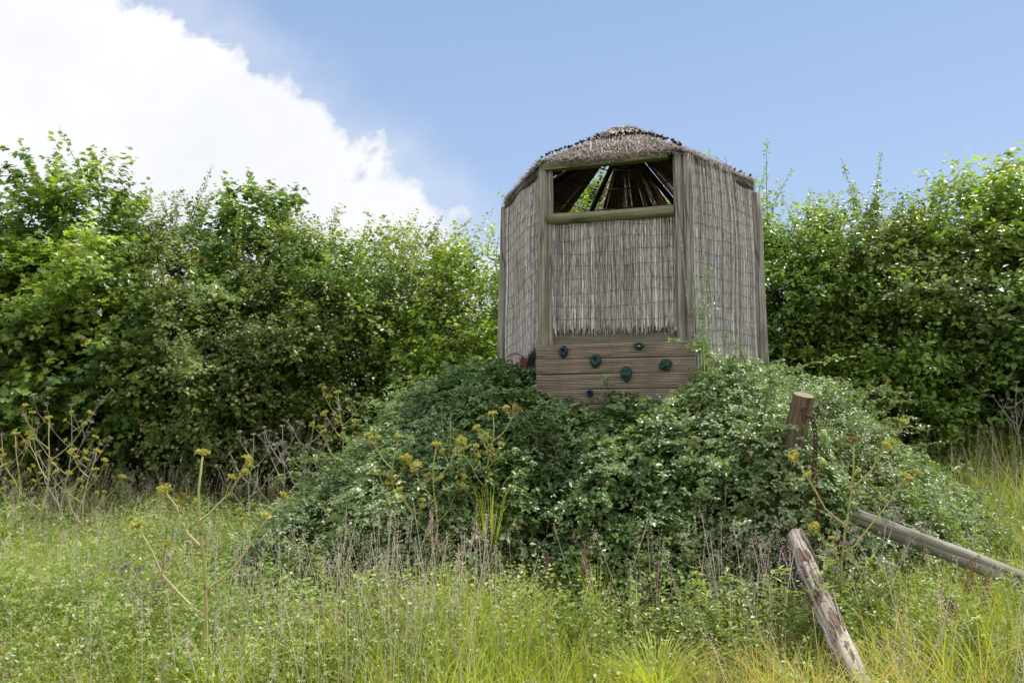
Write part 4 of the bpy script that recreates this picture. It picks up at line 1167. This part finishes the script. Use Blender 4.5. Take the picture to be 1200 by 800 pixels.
# battens under the panels
for i in range(6):
    for s in (.22, .45, .66):
        a = roofpt(i, .02, s, -.055); b = roofpt(i, .98, s, -.055)
        g = Geo(); g.tube([a - T0, (a + b) / 2 - T0 - [0, 0, .01], b - T0], .010, 6)
        g.link('batten', M['post'], tower)
gaps = {0: (.0, 1.0), 1: (.05, 1.0), 2: (.10, .86), 3: (.26, 1.0), 4: (.05, 1.0), 5: (.0, 1.0)}
for i in range(6):
    f0, f1 = gaps[i]
    g = Geo()
    n = 5200 if i in (5, 0, 4) else 1500
    s = 1 - np.sqrt(RNG.uniform(0, 1, n)) ; s = np.clip(s, 0, .97)
    f = RNG.uniform(f0, f1, n)
    if i in (2, 3, 1): f = np.clip(f + .03 * np.sin(s * 9), 0, 1)
    a = hexv(i, TS * 1.03); b = hexv(i + 1, TS * 1.03)
    E = np.stack([a[0] + (b[0] - a[0]) * f, a[1] + (b[1] - a[1]) * f, 0 * f + ZE], 1)
    P = E + (apex - E) * s[:, None]; P[:, 2] += .012 * np.sin(math.pi * s)
    slope = unit(E - apex)                     # downwards
    mid = (a + b) / 2 - TC; nn3 = unit(np.array([mid[0] * (ZA - ZE), mid[1] * (ZA - ZE), np.dot(mid, mid)]))
    P = P + nn3 * (RNG.uniform(-.004, .022, n))[:, None] - T0
    side = unit(np.cross(slope, nn3))
    D = unit(slope + side * RNG.normal(0, .3, n)[:, None] + nn3 * RNG.normal(.08, .14, n)[:, None])
    tp = (np.array([[-.07, 0, 0], [.07, 0, 0], [.05, 1, 0], [-.05, 1, 0]]), [[0, 1, 2, 3]])
    t = tint_arr(n); t[:, 0] = np.clip(RNG.beta(2, 2.2, n) + .35 * s, 0, 1)
    leaves(g, P, nn3 + RNG.normal(size=(n, 3)) * .35, D, RNG.uniform(.05, .095, n), tp, t)
    # solid sheet under the stalks
    rows = 12; cols = 10; V = []
    for r_ in range(rows + 1):
        for c_ in range(cols + 1):
            ss = r_ / rows * .98; ff = f0 + (f1 - f0) * c_ / cols
            if i in (2, 3, 1): ff = min(1, max(0, ff + .03 * math.sin(ss * 9)))
            V.append(roofpt(i, ff, ss, -.004 - (.03 * math.sin(c_ / cols * math.pi) * math.sin(ss * 3.1))) - T0)
    F = [(r_ * (cols + 1) + c_, r_ * (cols + 1) + c_ + 1, (r_ + 1) * (cols + 1) + c_ + 1, (r_ + 1) * (cols + 1) + c_) for r_ in range(rows) for c_ in range(cols)]
    if i in (5, 0): g.add(V, F, (.2, 0, 0), True)
    o = g.link('thatch_panel', M['thatch'], tower)
    # reed lining seen from below
    g2 = Geo(); m = 420
    f = RNG.uniform(f0 + .01, f1 - .01, m); V = []
    for ff in f:
        a_ = roofpt(i, ff, .02, -.028) - T0; b_ = roofpt(i, ff, min(.93, 1 - abs(ff - .5) * .1), -.03) - T0
        g2.tube([a_, (a_ + b_) / 2 + [0, 0, -.012 * random.random()], b_], .004, 3, (random.random(), 0, 0), cap=False)
    g2.link('reed_lining', M['thatchin'], o)
    # dark ragged fringe under the eave
    g3 = Geo(); m = 420; f = RNG.uniform(f0, f1, m)
    E = np.stack([a[0] + (b[0] - a[0]) * f, a[1] + (b[1] - a[1]) * f, 0 * f + ZE + .01], 1) - T0 + nn3 * RNG.uniform(-.02, .03, m)[:, None]
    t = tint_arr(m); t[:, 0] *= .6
    leaves(g3, E - unit(E + T0 - apex) * .05, nn3 + RNG.normal(size=(m, 3)) * .3, unit(unit(E + T0 - apex) + RNG.normal(size=(m, 3)) * .25), RNG.uniform(.03, .075, m), tp, t)
    g3.link('fringe', M['thatch'], o)
# pale straw cap
g = Geo(); n = 1500
th = RNG.uniform(0, 6.28, n); s = RNG.uniform(0, 1, n) ** .6 * .42
sl_ = (ZA - ZE) / (TS * .93)
P = np.stack([s * np.cos(th), s * np.sin(th), ZA + .085 - s * sl_ * .95], 1) + np.array([TC[0], TC[1], 0]) - T0
D = unit(np.stack([np.cos(th), np.sin(th), 0 * th - sl_], 1) + RNG.normal(size=(n, 3)) * .2)
leaves(g, P, unit(np.stack([np.cos(th) * sl_, np.sin(th) * sl_, 1 + 0 * th], 1) + RNG.normal(size=(n, 3)) * .2), D, RNG.uniform(.06, .13, n), tp, tint_arr(n))
k = 16; V = [[0, 0, ZA + .075]] + [[.3 * math.cos(q), .3 * math.sin(q), ZA + .06 - .3 * sl_] for q in np.arange(k) / k * 2 * math.pi]
g.add(np.array(V) + [TC[0], TC[1], 0] - T0, [(0, j + 1, (j + 1) % k + 1) for j in range(k)], (.5, 0, 0), True)
g.link('straw_cap', M['thatchcap'], tower)
# dark twig knots along the hips
for i in range(6):
    g = Geo(); c = hexv(i, TS * 1.03); e = np.array([*c, ZE + .02])
    for q in np.arange(.03, .84, .036):
        p = e + (apex - e) * q + np.array([0, 0, .05 + .012 * math.sin(math.pi * q)]) - T0 + RNG.normal(size=3) * .006
        rad = .020 * random.uniform(.7, 1.2)
        for _ in range(3):
            d3 = unit(RNG.normal(size=3) + [0, 0, .6]) * rad * 1.6
            g.tube([p - d3 * .6, p + d3 * .1 + RNG.normal(size=3) * .004, p + d3 * .8], [rad * .35, rad * .5, rad * .2], 5, (random.random(), 0, 0))
    g.link('hip_knots', M['hipknot'], tower)

# faded red cloth under the left wall
def red_cloth():
    g = Geo(); nx, nz_ = 8, 14; V = []
    for j in range(nz_):
        for i in range(nx):
            s = j / (nz_ - 1); f = i / (nx - 1) - .5
            wdt = .075 * (1 - .75 * abs(s - .25)) * (1.25 - s)
            V.append([f * wdt + .03 * math.sin(s * 4) , .018 * math.sin(f * 11 + s * 5), -s * .24 + .012 * math.sin(f * 9)])
    F = [(j * nx + i, j * nx + i + 1, (j + 1) * nx + i + 1, (j + 1) * nx + i) for j in range(nz_ - 1) for i in range(nx - 1)]
    g.add(V, F, None, True)
    s = np.linspace(0, 1, 12)
    g.tube(np.stack([-.17 * s + .02, .0 * s, .045 * np.sin(s * 3.1) - .0], 1), .007, 5)
    g.tube(np.stack([-.12 * s + .01, .01 + 0 * s, -.01 - .16 * s * (1 - s) - .03 * s], 1), .006, 5)
    o = g.link('red_cloth', M['redcloth']); p = spot(611, 419, 7.95)
    o.location = p; tag(o, 'faded red cloth strip hanging below the left reed wall', 'cloth')
red_cloth()

# climber on the right front post
def climber():
    b = spot(822, 405, 6.98)
    t = thing('climbing_plant', b, 'thin climbing plant with tiny leaves on the right corner of the tower', 'plant')
    st = Geo(); lf = Geo()
    for k in range(3):
        s = np.linspace(0, 1, 14)
        p = np.stack([.02 * np.sin(s * 7 + k * 2) + .05 * k * s, -.02 + .02 * np.cos(s * 6 + k), -.45 + (1.0 + .25 * k - .3 * (k == 2)) * s], 1)
        st.tube(p, np.linspace(.003, .0012, 14), 4, (.3, 0, 0), cap=False)
        m = 120; tt = RNG.uniform(.05, 1, m)
        P = np.stack([np.interp(tt, s, p[:, c]) for c in range(3)], 1) + RNG.normal(size=(m, 3)) * .028
        leaves(lf, P, RNG.normal(size=(m, 3)) * .6 + [0, -.6, .6], RNG.normal(size=(m, 3)), RNG.uniform(.018, .035, m), T_OVATE, tint_arr(m, .25))
    m = 90; P = RNG.normal(size=(m, 3)) * [.045, .03, .05]
    leaves(lf, P, RNG.normal(size=(m, 3)) * .6 + [0, -.5, .8], RNG.normal(size=(m, 3)), RNG.uniform(.03, .055, m), T_OVATE, tint_arr(m, .35))
    st.link('stem', M['umbelstem'], t); lf.link('leaves', M['bramble'], t)
climber()

# ------------------------------------------------------------------ leaning post, chain, logs
def rod(name, p0, p1, r0, r1, mat, label, cat, sides=20, wob=.03, bend=.0, group=None, bark=None, endmat=None):
    p0 = np.asarray(p0, float); p1 = np.asarray(p1, float); v = p1 - p0; L_ = np.linalg.norm(v)
    nn = 26; s = np.linspace(0, 1, nn)
    g = Geo()
    P = np.stack([bend * np.sin(s * math.pi), .01 * np.sin(s * 5), L_ * s], 1)
    r = (r0 + (r1 - r0) * s) * (1 + .025 * np.sin(s * 11) + .015 * RNG.normal(size=nn))
    g.tube(P, r, sides, wob=wob, cap=False)
    V = g.V[0]; g.add(np.array([V[-sides:].mean(0)]), [], None) if False else None
    o = g.link(name, mat)
    o.location = p0; q = Vector(v).to_track_quat('Z', 'Y'); o.rotation_euler = q.to_euler()
    tag(o, label, cat, group)
    e = Geo()
    for zz, rr, sgn in ((L_, r[-1], 1), (0, r[0], -1)):
        th_ = np.arange(sides) / sides * 2 * math.pi
        ring = np.stack([P[-1 if sgn > 0 else 0][0] + np.cos(th_) * rr * .99, P[-1 if sgn > 0 else 0][1] + np.sin(th_) * rr * .99, zz + sgn * .001 + 0 * th_], 1)
        e.add(np.concatenate([ring, [[P[-1 if sgn > 0 else 0][0], P[-1 if sgn > 0 else 0][1], zz + sgn * .006]]]), [(j, (j + 1) % sides, sides) if sgn > 0 else ((j + 1) % sides, j, sides) for j in range(sides)])
    e.link('end_grain', endmat or M['endgrain'], o)
    return o
ptop = spot(941, 462, 5.6); pbot = spot(903, 640, 6.0)
lp = rod('leaning_post', pbot, ptop, .084, .077, M['brownpost'], 'leaning brown wooden post sticking out of the brambles', 'post')
# lower dark stump joining the log
d0 = spot(926, 670, 5.2); d1 = spot(921, 634, 5.3)
rod('short_post', d0 - [0, 0, .3], d1, .062, .058, M['darkwood'], 'short dark post stub in shade at the upper end of the peeling log', 'post', endmat=M['darkwood'])
lg = rod('peeling_log', spot(1020, 830, 3.75), spot(933, 626, 5.15), .060, .056, M['log'], 'fallen pale log with peeling bark, running into the foreground grass', 'log', wob=.05, bend=.02)
# flakes of bark on the log
ge = Geo(); vec = spot(933, 626, 5.15) - spot(1020, 830, 3.75); LL_ = np.linalg.norm(vec)
for k in range(46):
    z = random.uniform(.1, LL_ - .05); th = random.uniform(-2.6, 2.6); ln = random.uniform(.05, .2); wd = random.uniform(.012, .04)
    V = []
    for a in range(5):
        for b in (-1, 0, 1):
            rr = .061 + .005 * (a in (0, 4)) * random.random() + .004 + (.006 if b else 0) * random.random()
            tt = th + b * wd / .06 * .5 * (1 - .5 * abs(a - 2) / 2)
            V.append([rr * math.cos(tt) + .02 * math.sin(z / LL_ * math.pi), rr * math.sin(tt) + .01 * math.sin(z / LL_ * 5), z + ln * (a - 2) / 4])
    F = [(a * 3 + b, a * 3 + b + 1, a * 3 + b + 4, a * 3 + b + 3) for a in range(4) for b in range(2)]
    ge.add(V, F)
ge.link('bark', M['brownpost'], lg)
rod('rail_log', spot(1235, 698, 4.72), spot(1003, 603, 5.6), .064, .060, M['graylog'], 'round grey log rail sloping down to the right edge', 'log', wob=.015)

def chain(label, top, length, links=22):
    t = thing('rusty_chain', top, label, 'chain')
    dz = length / links
    for strand in range(1):
        for k in range(links):
            g = Geo(); th = np.linspace(0, 2 * math.pi, 15)
            a, b = .016, dz * .66
            P = np.stack([a * np.cos(th), 0 * th, b * np.sin(th)], 1)
            g.tube(P, .0052, 6, (.5, 0, 0), cap=False)
            o = g.link('link', M['rust'], t)
            o.location = (.01 * math.sin(k * .4), .004 * math.cos(k * .5), -dz * (k + .5)); o.rotation_euler = (random.uniform(-.08, .08), random.uniform(-.1, .1), (k % 2) * math.pi / 2 + .3)
    return t
ct = spot(953, 490, 5.4)
chain('rusty chain hanging beside the leaning post', ct, .72, 24)
# bracket holding the chain
g = Geo(); g.tube([[0, 0, 0], [-.035, .03, .02], [-.06, .05, .045]], .011, 8); g.box((-.05, .035, .03), .035, .02, .09)
o = g.link('chain_bracket', M['rust'], lp); o.matrix_parent_inverse = lp.matrix_basis.inverted(); o.location = ct

print('objects', len(bpy.data.objects), 'polys', sum(len(m.polygons) for m in bpy.data.meshes))
